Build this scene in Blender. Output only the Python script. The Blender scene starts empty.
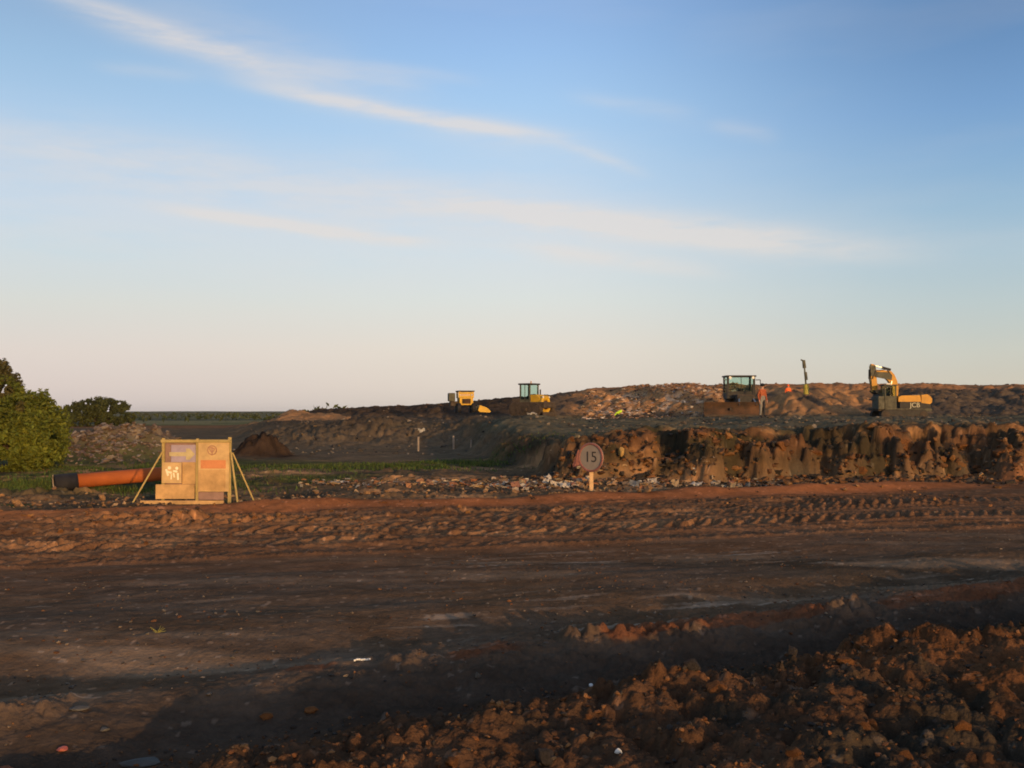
import bpy, bmesh, math, random
import numpy as np
from mathutils import Vector, Matrix, Euler
random.seed(7)
rng = np.random.default_rng(11)
R = math.radians
S = bpy.context.scene
C = S.collection

# ------------------------------------------------------------------ camera
EYE = 1.7
cd = bpy.data.cameras.new('camera'); cam = bpy.data.objects.new('camera', cd); C.objects.link(cam)
cd.sensor_width = 36; cd.lens = 35.3; cd.clip_start = 0.1; cd.clip_end = 12000
cam.location = (0, 0, EYE); cam.rotation_euler = (R(90 + 1.6), 0, R(0))
S.camera = cam
S.render.resolution_x = 1024; S.render.resolution_y = 768
S.view_settings.view_transform = 'Standard'; S.view_settings.look = 'None'
S.view_settings.exposure = 0.0; S.view_settings.gamma = 1.0
S.cycles.filter_width = 1.8

# ------------------------------------------------------------------ light
SUN_EL, SUN_AZ = 5.4, 154.0          # clockwise from +Y: low, behind the camera to the right
world = bpy.data.worlds.new('World'); S.world = world; world.use_nodes = True
nt = world.node_tree; nt.nodes.clear()
def N(t, **kw):
    n = nt.nodes.new(t)
    for k, v in kw.items(): setattr(n, k, v)
    return n
def L(a, b): nt.links.new(a, b)
def M(op, a, b=None, c=None, clamp=False):
    n = N('ShaderNodeMath', operation=op, use_clamp=clamp)
    for i, v in enumerate((a, b, c)):
        if v is None: continue
        if isinstance(v, (int, float)): n.inputs[i].default_value = v
        else: L(v, n.inputs[i])
    return n.outputs[0]
out = N('ShaderNodeOutputWorld'); bg = N('ShaderNodeBackground'); L(bg.outputs[0], out.inputs[0])
bg.inputs[1].default_value = 0.12
sky = N('ShaderNodeTexSky', sky_type='NISHITA'); sky.sun_disc = False
sky.sun_elevation = R(SUN_EL); sky.sun_rotation = R(SUN_AZ)
sky.altitude = 50; sky.air_density = 1.0; sky.dust_density = 1.6; sky.ozone_density = 1.6
tc = N('ShaderNodeTexCoord'); sep = N('ShaderNodeSeparateXYZ'); L(tc.outputs['Generated'], sep.inputs[0])
X, Y, Z = sep.outputs
az = M('ARCTAN2', X, Y)                       # 0 ahead, + to the right
hyp = M('SQRT', M('ADD', M('MULTIPLY', X, X), M('MULTIPLY', Y, Y)))
el = M('ARCTAN2', Z, hyp)
# the photograph's evening gradient ahead (dusty pink low down, clear blue above, deeper to the right,
# a right angle from the sun), passing into the plain Nishita sky on the sun's side
def lin(c): return tuple(((v / 255) / 12.92 if v <= 10.3 else ((v / 255 + .055) / 1.055) ** 2.4) / 0.12 for v in c)
SKYC = {
 'l': {405: (214,200,194), 385: (221,207,199), 350: (225,214,205), 300: (217,219,213), 250: (204,219,226), 200: (195,216,234), 150: (182,209,234), 100: (170,202,232), 50: (157,192,225), 5: (148,181,216)},
 'm': {405: (218,206,194), 385: (225,213,200), 350: (229,220,207), 300: (220,225,221), 250: (207,223,233), 200: (193,216,237), 150: (179,210,239), 100: (167,203,239), 50: (154,192,235), 5: (145,181,227)},
 'r': {405: (204,194,178), 385: (208,201,185), 350: (202,204,193), 300: (189,203,204), 250: (172,197,211), 200: (154,187,212), 150: (137,175,211), 100: (122,162,206), 50: (111,150,195), 5: (102,140,185)}}
SX = {'l': 40, 'm': 512, 'r': 990}
def fill_ramp(r, stops):
    e = r.color_ramp.elements
    while len(e) > 1: e.remove(e[-1])
    e[0].position = stops[0][0]; e[0].color = (*stops[0][1], 1)
    for p, c in stops[1:]:
        q = e.new(p); q.color = (*c, 1)
mr = N('ShaderNodeMapRange', clamp=True); L(el, mr.inputs[0]); mr.inputs[1].default_value = R(-2); mr.inputs[2].default_value = R(58)
rp = {}
for k in 'lmr':
    rp[k] = N('ShaderNodeValToRGB'); L(mr.outputs[0], rp[k].inputs[0]); st = []
    a_x = math.atan((SX[k] - 512) / 1005)
    for py, c in SKYC[k].items():
        e_ = math.degrees(math.atan((412 - py) / 1005 * math.cos(a_x))); st.append(((e_ + 2) / 60, lin(c)))
    st.append((.75, lin(tuple(int(v * .84) for v in SKYC[k][5])))); fill_ramp(rp[k], st)
hx = M('DIVIDE', X, M('ADD', hyp, 0.001))
def mixn(f, a, b, mode='MIX'):
    n = N('ShaderNodeMix', data_type='RGBA', blend_type=mode)
    if isinstance(f, (int, float)): n.inputs[0].default_value = f
    else: L(f, n.inputs[0])
    for i, v in ((6, a), (7, b)):
        if isinstance(v, tuple): n.inputs[i].default_value = (*v, 1)
        else: L(v, n.inputs[i])
    return n.outputs[2]
def mrange(v, a, b, smooth=False):
    n = N('ShaderNodeMapRange', clamp=True)
    if smooth: n.interpolation_type = 'SMOOTHSTEP'
    L(v, n.inputs[0]); n.inputs[1].default_value = a; n.inputs[2].default_value = b; return n.outputs[0]
front = mixn(mrange(hx, 0.0, 0.46, True), mixn(mrange(hx, -0.46, 0.0, True), rp['l'].outputs[0], rp['m'].outputs[0]), rp['r'].outputs[0])
back = mixn(1.0, sky.outputs[0], (2.0, 2.0, 2.3), 'MULTIPLY')
base = mixn(mrange(M('DIVIDE', Y, M('ADD', hyp, 0.001)), -0.1, 0.7, True), back, front)
# cirrus streaks
nz = N('ShaderNodeTexNoise'); nz.inputs['Scale'].default_value = 5; nz.inputs['Detail'].default_value = 5
mp = N('ShaderNodeMapping'); mp.inputs['Scale'].default_value = (1, 1, 3); L(tc.outputs['Generated'], mp.inputs[0]); L(mp.outputs[0], nz.inputs[0])
wob = M('SUBTRACT', nz.outputs[0], 0.5)
nz2 = N('ShaderNodeTexNoise'); nz2.inputs['Scale'].default_value = 9; nz2.inputs['Detail'].default_value = 7; nz2.inputs['Roughness'].default_value = 0.62
mp2 = N('ShaderNodeMapping'); mp2.inputs['Scale'].default_value = (1, 1, 6); mp2.inputs['Rotation'].default_value = (0, R(8), 0)
L(tc.outputs['Generated'], mp2.inputs[0]); L(mp2.outputs[0], nz2.inputs[0])
fib = M('ADD', M('MULTIPLY', nz2.outputs[0], 2.6), -0.42, clamp=True)
F = 1005.0
def pxdir(px, py):
    a = math.atan((px - 512) / F); e = math.atan((412 - py) / F * math.cos(a)); return a, e
def streak(p0, p1, w, k, rough=0.02, wtop=1.0):
    a0, e0 = pxdir(*p0); a1, e1 = pxdir(*p1)
    dx, dy = a1 - a0, e1 - e0; ln = math.hypot(dx, dy); ux, uy = dx / ln, dy / ln
    cx, cy = (a0 + a1) / 2, (e0 + e1) / 2
    A = M('SUBTRACT', az, cx); E = M('SUBTRACT', el, cy)
    u = M('ADD', M('MULTIPLY', A, ux), M('MULTIPLY', E, uy))
    v = M('ADD', M('MULTIPLY', A, -uy), M('MULTIPLY', E, ux))
    v = M('ADD', v, M('MULTIPLY', wob, rough))
    gu = M('POWER', M('ABSOLUTE', M('DIVIDE', u, ln * 0.55)), 4)
    gv = M('POWER', M('DIVIDE', v, w / F), 2)
    g = M('EXPONENT', M('MULTIPLY', M('ADD', gu, gv), -1))
    return M('MULTIPLY', M('MULTIPLY', g, fib), k)
SK = [((50, -12), (282, 70), 12, .62, .012), ((130, 10), (330, 62), 20, .2, .05), ((264, 84), (545, 132), 7, .62, .008), ((290, 66), (420, 82), 9, .25, .02), ((300, 86), (600, 150), 18, .22, .03),
      ((560, 140), (640, 168), 5, .25, .01), ((-80, 128), (560, 205), 30, .42, .04), ((-200, 180), (700, 240), 42, .2, .05),
      ((445, 199), (885, 250), 12, .55, .012), ((540, 214), (840, 242), 16, .35, .02), ((180, 210), (420, 243), 6, .62, .008), ((520, 246), (705, 270), 9, .42, .01),
      ((580, 92), (690, 112), 8, .18, .02), ((715, 122), (775, 136), 7, .16, .02), ((100, 60), (190, 72), 6, .15, .02), ((330, 62), (470, 74), 6, .15, .02), ((-80, 230), (330, 270), 40, .1, .05), ((850, 225), (1100, 245), 16, .1, .03)]
tot = None
for a in SK:
    s = streak(*a); tot = s if tot is None else M('ADD', tot, s)
# loose cirrus everywhere else, so the sky goes on outside the frame
nz3 = N('ShaderNodeTexNoise'); nz3.inputs['Scale'].default_value = 2.2; nz3.inputs['Detail'].default_value = 6
mp3 = N('ShaderNodeMapping'); mp3.inputs['Scale'].default_value = (1, 1, 5); L(tc.outputs['Generated'], mp3.inputs[0]); L(mp3.outputs[0], nz3.inputs[0])
tot = M('ADD', tot, M('MULTIPLY', M('SUBTRACT', nz3.outputs[0], 0.52, clamp=True), 0.5))
tot = M('MINIMUM', tot, 0.7)
mixc = N('ShaderNodeMix', data_type='RGBA', blend_type='MIX'); L(tot, mixc.inputs[0]); L(base, mixc.inputs[6])
CLOUD = lin((232, 222, 214))
mixc.inputs[7].default_value = (*CLOUD, 1)
L(mixc.outputs[2], bg.inputs[0])

sd = bpy.data.lights.new('sun', 'SUN'); sun = bpy.data.objects.new('sun', sd); C.objects.link(sun)
sd.energy = 3.3; sd.angle = R(0.5); sd.color = (1.0, 0.60, 0.25)
sv = Vector((math.sin(R(SUN_AZ)) * math.cos(R(SUN_EL)), math.cos(R(SUN_AZ)) * math.cos(R(SUN_EL)), math.sin(R(SUN_EL))))
sun.rotation_euler = sv.to_track_quat('Z', 'Y').to_euler(); sun.location = (30, -30, 30)

# ------------------------------------------------------------------ helpers
def tag(o, label=None, cat=None, group=None, kind=None):
    if label: o['label'] = label
    if cat: o['category'] = cat
    if group: o['group'] = group
    if kind: o['kind'] = kind
    return o
def empty(name, loc, rz=0, label=None, cat=None, group=None, scale=1):
    o = bpy.data.objects.new(name, None); C.objects.link(o); o.location = loc; o.rotation_euler = (0, 0, rz); o.scale = (scale,) * 3
    o.empty_display_size = 0.2
    return tag(o, label, cat, group)

def mat(name, col, rough=0.8, var=0.25, scale=6.0, col2=None, bump=0.0, metal=0.0, vcol=None, spec=0.3, detail=6, coat=0):
    m = bpy.data.materials.new(name); m.use_nodes = True; t = m.node_tree; b = t.nodes['Principled BSDF']
    b.inputs['Roughness'].default_value = rough; b.inputs['Metallic'].default_value = metal
    b.inputs['Specular IOR Level'].default_value = spec
    co = t.nodes.new('ShaderNodeTexCoord'); n = t.nodes.new('ShaderNodeTexNoise'); n.inputs['Scale'].default_value = scale; n.inputs['Detail'].default_value = detail
    n.inputs['Roughness'].default_value = 0.62
    n.inputs['Roughness'].default_value = .62 if not vcol else .78
    t.links.new(co.outputs['Object'], n.inputs[0])
    r = t.nodes.new('ShaderNodeValToRGB'); t.links.new(n.outputs[0], r.inputs[0])
    c2 = col2 or tuple(min(1, c * (1 + var)) for c in col); c1 = tuple(c * (1 - var) for c in col)
    r.color_ramp.elements[0].position = 0.33; r.color_ramp.elements[0].color = (*c1, 1)
    r.color_ramp.elements[1].position = 0.68; r.color_ramp.elements[1].color = (*c2, 1)
    last = r.outputs[0]
    if vcol:
        a = t.nodes.new('ShaderNodeAttribute'); a.attribute_name = vcol
        mx = t.nodes.new('ShaderNodeMix'); mx.data_type = 'RGBA'; mx.blend_type = 'MULTIPLY'; mx.inputs[0].default_value = 1
        t.links.new(last, mx.inputs[6]); t.links.new(a.outputs[0], mx.inputs[7]); last = mx.outputs[2]
    t.links.new(last, b.inputs['Base Color'])
    if bump:
        bp = t.nodes.new('ShaderNodeBump'); bp.inputs['Strength'].default_value = bump; bp.inputs['Distance'].default_value = 0.02
        n2 = t.nodes.new('ShaderNodeTexNoise'); n2.inputs['Scale'].default_value = scale * 4; n2.inputs['Detail'].default_value = 5
        t.links.new(co.outputs['Object'], n2.inputs[0]); t.links.new(n2.outputs[0], bp.inputs['Height']); t.links.new(bp.outputs[0], b.inputs['Normal'])
    return m

class MB:
    def __init__(s): s.b = bmesh.new()
    def _x(s, vs, rot, loc):
        if rot: bmesh.ops.transform(s.b, matrix=Euler(rot).to_matrix().to_4x4(), verts=vs)
        bmesh.ops.translate(s.b, verts=vs, vec=loc)
    def box(s, c, d, rot=None, bev=0.0):
        g = bmesh.ops.create_cube(s.b, size=1); vs = g['verts']
        bmesh.ops.scale(s.b, verts=vs, vec=d)
        if bev:
            es = list({e for v in vs for e in v.link_edges})
            g2 = bmesh.ops.bevel(s.b, geom=es, offset=bev, segments=2, affect='EDGES', profile=0.6)
            vs = list({v for f in g2['faces'] for v in f.verts} | {v for v in vs if v.is_valid})
        s._x(vs, rot, c); return s
    def cyl(s, p, q, r0, r1=None, seg=16, caps=True):
        p, q = Vector(p), Vector(q); d = q - p
        g = bmesh.ops.create_cone(s.b, cap_ends=caps, segments=seg, radius1=r0, radius2=r0 if r1 is None else r1, depth=d.length)
        m = Matrix.Translation((p + q) / 2) @ d.to_track_quat('Z', 'Y').to_matrix().to_4x4()
        bmesh.ops.transform(s.b, matrix=m, verts=g['verts']); return s
    def prism(s, pts, y0, y1, axis='y'):
        def P(a, c, t): return {'y': (a, t, c), 'x': (t, a, c), 'z': (a, c, t)}[axis]
        A = [s.b.verts.new(P(a, c, y0)) for a, c in pts]; B = [s.b.verts.new(P(a, c, y1)) for a, c in pts]
        n = len(pts); s.b.faces.new(A); s.b.faces.new(B[::-1])
        for i in range(n): s.b.faces.new((A[i], B[i], B[(i + 1) % n], A[(i + 1) % n]))
        return s
    def ring(s, c, ax, R_, r_, seg=28, sg=8, sx=1, sz=1):
        vs = []
        for i in range(seg):
            a = 2 * math.pi * i / seg; row = []
            for j in range(sg):
                b = 2 * math.pi * j / sg; rr = R_ + r_ * math.cos(b)
                u, v, w = rr * math.cos(a) * sx, rr * math.sin(a) * sz, r_ * math.sin(b)
                p = {'y': (u, w, v), 'x': (w, u, v), 'z': (u, v, w)}[ax]
                row.append(s.b.verts.new((p[0] + c[0], p[1] + c[1], p[2] + c[2])))
            vs.append(row)
        for i in range(seg):
            for j in range(sg):
                s.b.faces.new((vs[i][j], vs[(i + 1) % seg][j], vs[(i + 1) % seg][(j + 1) % sg], vs[i][(j + 1) % sg]))
        return s
    def ico(s, c, d, sub=2, jit=0.0, seed=0):
        g = bmesh.ops.create_icosphere(s.b, subdivisions=sub, radius=1); rr = random.Random(seed)
        for v in g['verts']:
            v.co *= 1 + rr.uniform(-jit, jit)
            v.co = Vector((v.co.x * d[0] + c[0], v.co.y * d[1] + c[1], v.co.z * d[2] + c[2]))
        return s
    def build(s, name, m, parent=None, smooth=False, loc=None):
        bmesh.ops.recalc_face_normals(s.b, faces=s.b.faces)
        me = bpy.data.meshes.new(name); s.b.to_mesh(me); s.b.free()
        for x in (m if isinstance(m, (list, tuple)) else [m]): me.materials.append(x)
        if smooth:
            for p in me.polygons: p.use_smooth = True
        o = bpy.data.objects.new(name, me); C.objects.link(o)
        if parent: o.parent = parent
        if loc is not None: o.location = loc
        return o

def text(name, body, size, m, parent, loc, rot, depth=0.004, sx=1.0):
    cu = bpy.data.curves.new(name, 'FONT'); cu.body = body; cu.size = size; cu.extrude = depth; cu.align_x = 'CENTER'; cu.align_y = 'CENTER'
    t = bpy.data.objects.new(name + '_c', cu); C.objects.link(t)
    dg = bpy.context.evaluated_depsgraph_get(); me = bpy.data.meshes.new_from_object(t.evaluated_get(dg))
    C.objects.unlink(t); bpy.data.objects.remove(t)
    me.materials.clear(); me.materials.append(m)
    o = bpy.data.objects.new(name, me); C.objects.link(o); o.parent = parent; o.location = loc; o.rotation_euler = rot; o.scale = (sx, 1, 1)
    return o

# ------------------------------------------------------------------ noise
def h2(ix, iy, s):
    n = (ix.astype(np.int64) * 374761393 + iy.astype(np.int64) * 668265263 + s * 974634777) & 0xffffffff
    n = ((n ^ (n >> 13)) * 1274126177) & 0xffffffff
    n = ((n ^ (n >> 16)) * 2246822519) & 0xffffffff
    return ((n ^ (n >> 15)) & 0xffffff) / float(0xffffff)
def vn(x, y, s=0):
    ix, iy = np.floor(x), np.floor(y); fx, fy = x - ix, y - iy
    fx = fx * fx * fx * (fx * (fx * 6 - 15) + 10); fy = fy * fy * fy * (fy * (fy * 6 - 15) + 10)
    a = h2(ix, iy, s); b = h2(ix + 1, iy, s); c = h2(ix, iy + 1, s); d = h2(ix + 1, iy + 1, s)
    return (a + (b - a) * fx) * (1 - fy) + (c + (d - c) * fx) * fy
def fbm(x, y, s=0, o=4, g=0.5):
    t = 0; a = 1; w = 0
    for i in range(o):
        t = t + a * (vn(x, y, s + i * 17) - 0.5) * 2; w += a; a *= g; x = x * 2.03 + 11.3; y = y * 2.03 + 5.7
    return t / w
def worley(x, y, s=0):
    ix, iy = np.floor(x), np.floor(y); f1 = np.full(np.shape(x), 9.0); f2 = np.full(np.shape(x), 9.0); cid = np.zeros(np.shape(x))
    for dx in (-1, 0, 1):
        for dy in (-1, 0, 1):
            cx, cy = ix + dx, iy + dy
            px = cx + h2(cx, cy, s); py = cy + h2(cx, cy, s + 5)
            d = np.hypot(x - px, y - py); c = h2(cx, cy, s + 9)
            m = d < f1
            f2 = np.where(m, f1, np.minimum(f2, d)); cid = np.where(m, c, cid); f1 = np.where(m, d, f1)
    return f1, f2, cid
def ss(a, b, x):
    t = np.clip((x - a) / (b - a), 0, 1); return t * t * (3 - 2 * t)
def clods_(x, y, cell, s):
    wx = x + 0.25 * cell * fbm(x / cell * 1.7, y / cell * 1.7, s + 40, 2); wy = y + 0.25 * cell * fbm(x / cell * 1.7, y / cell * 1.7, s + 50, 2)
    f1, f2, c = worley(wx / cell, wy / cell, s)
    e = np.clip((f2 - f1) * 2.2, 0, 1)
    return e ** 0.6 * (0.35 + 0.65 * c)

# ------------------------------------------------------------------ terrain
clods = clods_
def G(x, y, cx, cy, sx, sy): return np.exp(-((x - cx) / sx) ** 2 - ((y - cy) / sy) ** 2)
def skyline(x, y):                       # height of the tipped ridge, lower to the left
    t = x / np.maximum(y, 1)
    return np.interp(t, [-.26, -.235, -.19, -.10, -.05, .0, .05, .085, .12, .3, .45, .7], [0.1, 1.0, 2.0, 2.35, 2.75, 3.2, 3.8, 4.35, 4.5, 4.75, 4.8, 4.8])
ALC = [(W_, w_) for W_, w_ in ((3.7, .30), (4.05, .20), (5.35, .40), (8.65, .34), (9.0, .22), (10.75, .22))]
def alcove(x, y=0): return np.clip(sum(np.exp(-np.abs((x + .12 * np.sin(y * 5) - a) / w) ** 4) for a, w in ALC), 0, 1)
def H(x, y, parts=False):
    x = np.asarray(x, float); y = np.asarray(y, float)
    lo_, hi_ = float(y.min()), float(y.max())
    def clods(x, y, cell, s):
        near_only = s in (21, 22, 23); terr = s in (89, 90, 91); far_ = s in (97, 98, 100, 103); heap = s in (110, 111, 115)
        if (near_only and lo_ > 34.4) or (terr and (hi_ < 21.6 or lo_ > 125)) or (far_ and (hi_ < 59 or lo_ > 430)) or (heap and (hi_ < 28 or lo_ > 61)): return np.zeros(x.shape)
        return clods_(x, y, cell, s)
    z = 0.03 * fbm(x / 3, y / 3, 1, 4)
    d = y - (6.5 + 0.52 * x) + 0.35 * fbm(x / 1.6, y / 1.6, 3, 3)
    bank = ss(-0.2, -1.0, d) * ss(-2.4, -1.2, x + 0.9 * (y - 5))
    c1 = clods(x, y, 0.46, 21); c2 = clods(x, y, 0.19, 22); c3 = clods(x, y, 0.075, 23)
    big = ss(-1.5, 2.5, x)
    z = z + bank * (0.08 + 0.02 * big + (0.15 + .05 * big) * fbm(x / 1.3, y / 0.9, 5, 4) + (0.085 + .02 * big) * (c1 - .4) + 0.045 * (c2 - .4) * ss(-.5, .2, fbm(x / .7, y / .7, 25, 2)) + 0.034 * (c3 - .4) + .03 * fbm(x / .12, y / .12, 24, 3))
    z = z - 0.15 * np.exp(-(d / 0.55) ** 2) + ss(2.4, .8, d) * ss(-1.6, -.6, d) * (.3 + .7 * ss(-1.8, .6, x)) * (.05 * (c1 - .4) * ss(-.2, .3, fbm(x / .9, y / .6, 27, 3)) + .05 * (c2 - .4) * ss(-.3, .3, fbm(x / .8, y / .8, 26, 3)) + .03 * (c3 - .4) + .02 * fbm(x / .15, y / .15, 28, 3)) - 0.06 * ss(-.3, -1.2, d) * (1 - bank) - 0.07 * np.exp(-((d - 1.7) / 0.6) ** 2)
    z = z + 0.065 * np.exp(-((d - 0.85) / 0.20) ** 2) * ss(.12, .5, fbm(x / .7, y / 2.0, 8, 3)) * (0.2 + 1.1 * c2 + .4 * c3)
    # haul road: low relief
    road = ss(0.6, 1.6, d) * ss(23, 20, y - .3 * x)
    v = y - 0.36 * x; u = x + 0.36 * y
    z = z + road * (.006 * fbm(x / .11, y / .09, 36, 3) * ss(15, 9, y) + .032 * fbm(x / 3.4, y / 1.1, 35, 2) + .015 * fbm(u / 1.9, v / .5, 31, 3) + .005 * fbm(u / .5, v / .16, 32, 3) + .012 * (c2 - .5) * ss(0, .5, fbm(x / 2.2, y / 1.1, 33, 3)) + .004 * c3)
    # chevron tyre prints
    for vc, w, sg, amp, ph in ((14.3, 0.44, 1, .10, 0), (15.5, 0.44, -1, .09, .4), (16.7, .40, 1, .075, .1), (13.1, 0.3, 1, .035, .7), (17.7, .35, 1, .05, .3)):
        dv = v - vc + 0.14 * fbm(x / 5 + vc, y / 5, 60, 3) + {14.3: .03, 15.5: -.025, 16.7: .015, 13.1: .05, 17.7: -.02}[vc] * (u - 5)
        a = ((u + sg * np.abs(dv) * 1.0) / 0.31 + ph + .10 * fbm(x / .7, y / .7, 61, 2)) % 1.0
        lug = ss(0.0, 0.16, a) * ss(.55, .40, a) * (.65 + .5 * vn(x / .33 + vc, y / .33, 64)) + .06 * fbm(x / .16, y / .16, 65, 2)
        m = (.45 + .55 * ss(-.5, -.1, fbm(u / 1.6 + vc * 3, v / .6, 68, 3))) * ss(w, w - .1, np.abs(dv)) * ss(-8.5, -6.5, u - 5.0) * ss(14, 8, u - 5.0) * (0.5 + .5 * ss(-.4, .2, fbm(x / 1.5, y / 1.5, 62, 2)))
        z = z + m * (amp * lug - .025)
        z = z + .035 * np.exp(-((np.abs(dv) - w - .09) / .08) ** 2) * (.3 + c3) * ss(14, 8, u - 5.)
    # crumbled clods thrown up beside the tracks
    pile = (G(x, y, -5.4, 15.6, 1.9, .7) + .5 * G(x, y, -8.5, 14.4, 2.5, .8) + .35 * G(x, y, -1.5, 16.9, 3.5, .5) + .3 * G(x, y, 4.5, 18.9, 4, .4))
    z = z + pile * (0.06 + 0.20 * (c1 - .25) + .07 * (c2 - .3))
    # smooth orange berm
    z = z + 0.19 * np.exp(-((v - 19.1 + .15 * fbm(x / 2, y / 2, 66, 2)) / 0.42) ** 2) * ss(12, 8, x) * (.75 + .35 * fbm(x / 1.2, y / 1.2, 67, 3)) * (0.55 + .45 * ss(-7, -5, x))
    # broken strip behind the berm
    strip = ss(19.9, 20.6, v) * ss(34, 29, y)
    k = fbm(x / 2.4, y / 1.3, 70, 4)
    z = z + strip * (0.05 * k + 0.18 * ss(-.1, .5, k) * (c1 - .2) + .05 * (c2 - .4))
    # rough low ground beyond
    mid = ss(29, 34, y) * ss(140, 90, y)
    z = z + mid * (.12 * fbm(x / 5, y / 5, 75, 4) + .05 * fbm(x / .9, y / .9, 76, 3))
    # raised tip: steep broken face at the right, setting back to the left
    edge = 24.6 + 22.5 * ss(2.0, -3.4, x + .8 * fbm(x / 2, y / 2, 88, 3)) + 0.28 * fbm(x / 6, x * 0, 80, 2) * 3
    butt = fbm(x / 1.5, y / 3.0, 81, 3); butt2 = fbm(x / .55, y / 1.2, 82, 3)
    dist = y - edge + 1.25 * fbm(x / 2.3, y / 3.0, 86, 3) + .75 * butt + .30 * butt2
    e1 = dist + .55 * fbm(x / .9, y / 2, 301, 3) + .42; al = alcove(x + .35 * fbm(x / .7, y / .5, 305, 3), y); e2 = dist + .85 * fbm(x / 1.2 + 9, y / 2, 302, 3) - .02 - .75 * al; e3 = dist + 1.1 * fbm(x / 1.6 + 5, y / 2, 303, 3) - .55 - .55 * al; e1 = e1 - .35 * al
    rise = .30 * ss(-.16, .16, e1) + .30 * ss(-.14, .14, e2) + .28 * ss(-.14, .14, e3) + .12 * ss(-2.2, 1.4, dist)
    rise = rise * (1 - ss(-4, 2, -x) ) + ss(-3, 11, dist) * ss(-4, 2, -x)
    leftlim = ss(-.29, -.22, x / np.maximum(y, 1) + .02 * fbm(y / 6, x * 0, 83, 2))
    plat = 1.10 + .10 * ss(2, 6, x) - .22 * ss(1.8, .2, dist) * ss(-.1, .4, fbm(x / 1.8, y / 1.8, 304, 3)) + .14 * ss(5, 14, x) + .12 * fbm(x / 2.6, y / 3.2, 84, 4) + .08 * fbm(x / .7, y / .9, 85, 3) + .06 * (clods(x, y, .45, 89) - .35) - .35 * ss(3.5, -2, x) * ss(40, 30, y) - .3 * ss(60, 84, y)
    face = rise * (1 - rise) * 4
    fc = clods(x, y, 0.62, 90); fc2 = clods(x + 3, y, .27, 91)
    z = z * (1 - rise * leftlim) + leftlim * (rise * plat + face * (.26 * (fc - .35) + .20 * (fc2 - .35) + .10 * fbm(x / .9, y / .35, 87, 3)) + ss(24, 25, y) * ss(29, 26, y) * rise * (.24 * (fc - .3) + .08 * fc2) * ss(-1, 2, x))
    # far tipping face and skyline
    sk = skyline(x, y)
    r2 = ss(86, 112, y + 9 * fbm(x / 9, y / 20, 95, 3)); r2 = r2 * ss(-.29, -.23, x / np.maximum(y, 1))
    top = sk + .16 * fbm(x / 3.2, y / 5, 96, 4) + .16 * (clods(x, y, 2.2, 97) - .4)
    z = z * (1 - r2) + r2 * (top - .0) * ss(420, 220, y) 
    z = z + (1 - ss(110, 118, y)) * r2 * (1 - r2) * 4 * (.5 * (clods(x, y, 1.7, 98) - .35) + .5 * fbm(x / 2.5, y / 6, 99, 3))
    z = z + leftlim * ss(62, 70, y) * ss(118, 108, y) * (.16 * (clods(x, y, 1.1, 100) - .4) + .12 * (clods(x, y, .5, 103) - .4) + .10 * fbm(x / .8, y / .8, 104, 3))
    # heaps
    z = z + .98 * G(x, y, -14.3, 36.4, 1.5, 1.9) + .6 * G(x, y, -12.6, 36.2, 1.3, 1.7) + .75 * G(x, y, -16.6, 37, 1.6, 2) \
          + (G(x, y, -14.2, 36.2, 2.8, 2.2)) * (.35 * (clods(x, y, .7, 110) - .3) + .15 * (clods(x, y, .3, 111) - .3))
    z = z + .85 * np.exp(-(np.abs((x + 9.7 + .4 * fbm(x / .8, y / .8, 114, 2)) / .85) ** 4) - np.abs((y - 38.4) / 1.2) ** 3) * (.8 + .3 * fbm(x / .9, y / .9, 113, 4) + .35 * clods(x, y, .35, 115))
    z = z + .42 * G(x, y, -13.3, 72, 2.0, 3) + .75 * G(x, y, -16.0, 73, 1.8, 3) + .3 * G(x, y, -9.5, 71, 3, 2.5)
    z = z + leftlim * (.55 * G(x, y, -7.5, 52, 2.4, 3) + .4 * G(x, y, -2.6, 50, 2.4, 3) + .5 * G(x, y, 0.8, 45, 2.0, 4))
    # lit heap behind the excavator arm, rutted by teeth
    hp = G(x, y, 24.5, 93, 5.4, 3.2)
    z = z + .12 * G(x, y, 25.2, 91.2, 1.6, .8) + .25 * hp + hp * .30 * np.abs(((x * .8 + y * .5) / 1.1) % 1 - .5) * 2
    # far land
    far = ss(150, 500, y)
    z = z + far * (1.2 * fbm(x / 160, y / 160, 120, 3)) - 5.2 * ss(128, 230, y) * ss(1700, 900, y) * ss(-.16, -.22, x / np.maximum(y, 1)) - 1.5 * ss(300, 400, y) * ss(1700, 900, y)
    z = z + ss(1300, 2300, y) * (3.5 + 5 * fbm(x / 500, y / 900, 121, 3) - 6 * ss(0, 700, x + 600) * .4)
    return z
H_all = H
def H(x, y):
    # the same height function, worked out band by band of distance so that each band skips what it cannot hold
    x = np.asarray(x, float); y = np.asarray(y, float)
    if x.size < 400: return H_all(x, y)
    z = np.empty(x.shape)
    for a, b in ((-9e9, 21.5), (21.5, 34.5), (34.5, 60), (60, 125), (125, 9e9)):
        m = (y >= a) & (y < b)
        if m.any(): z[m] = H_all(x[m], y[m])
    return z
def Hs(x, y): return float(H(np.array([x]), np.array([y]))[0])
def W(px, Yd):                            # x at which a thing at distance Yd shows at column px
    return (px - 512) / F * Yd
def ZZ(py, Yd): return EYE + (412 - py) / F * Yd

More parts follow.
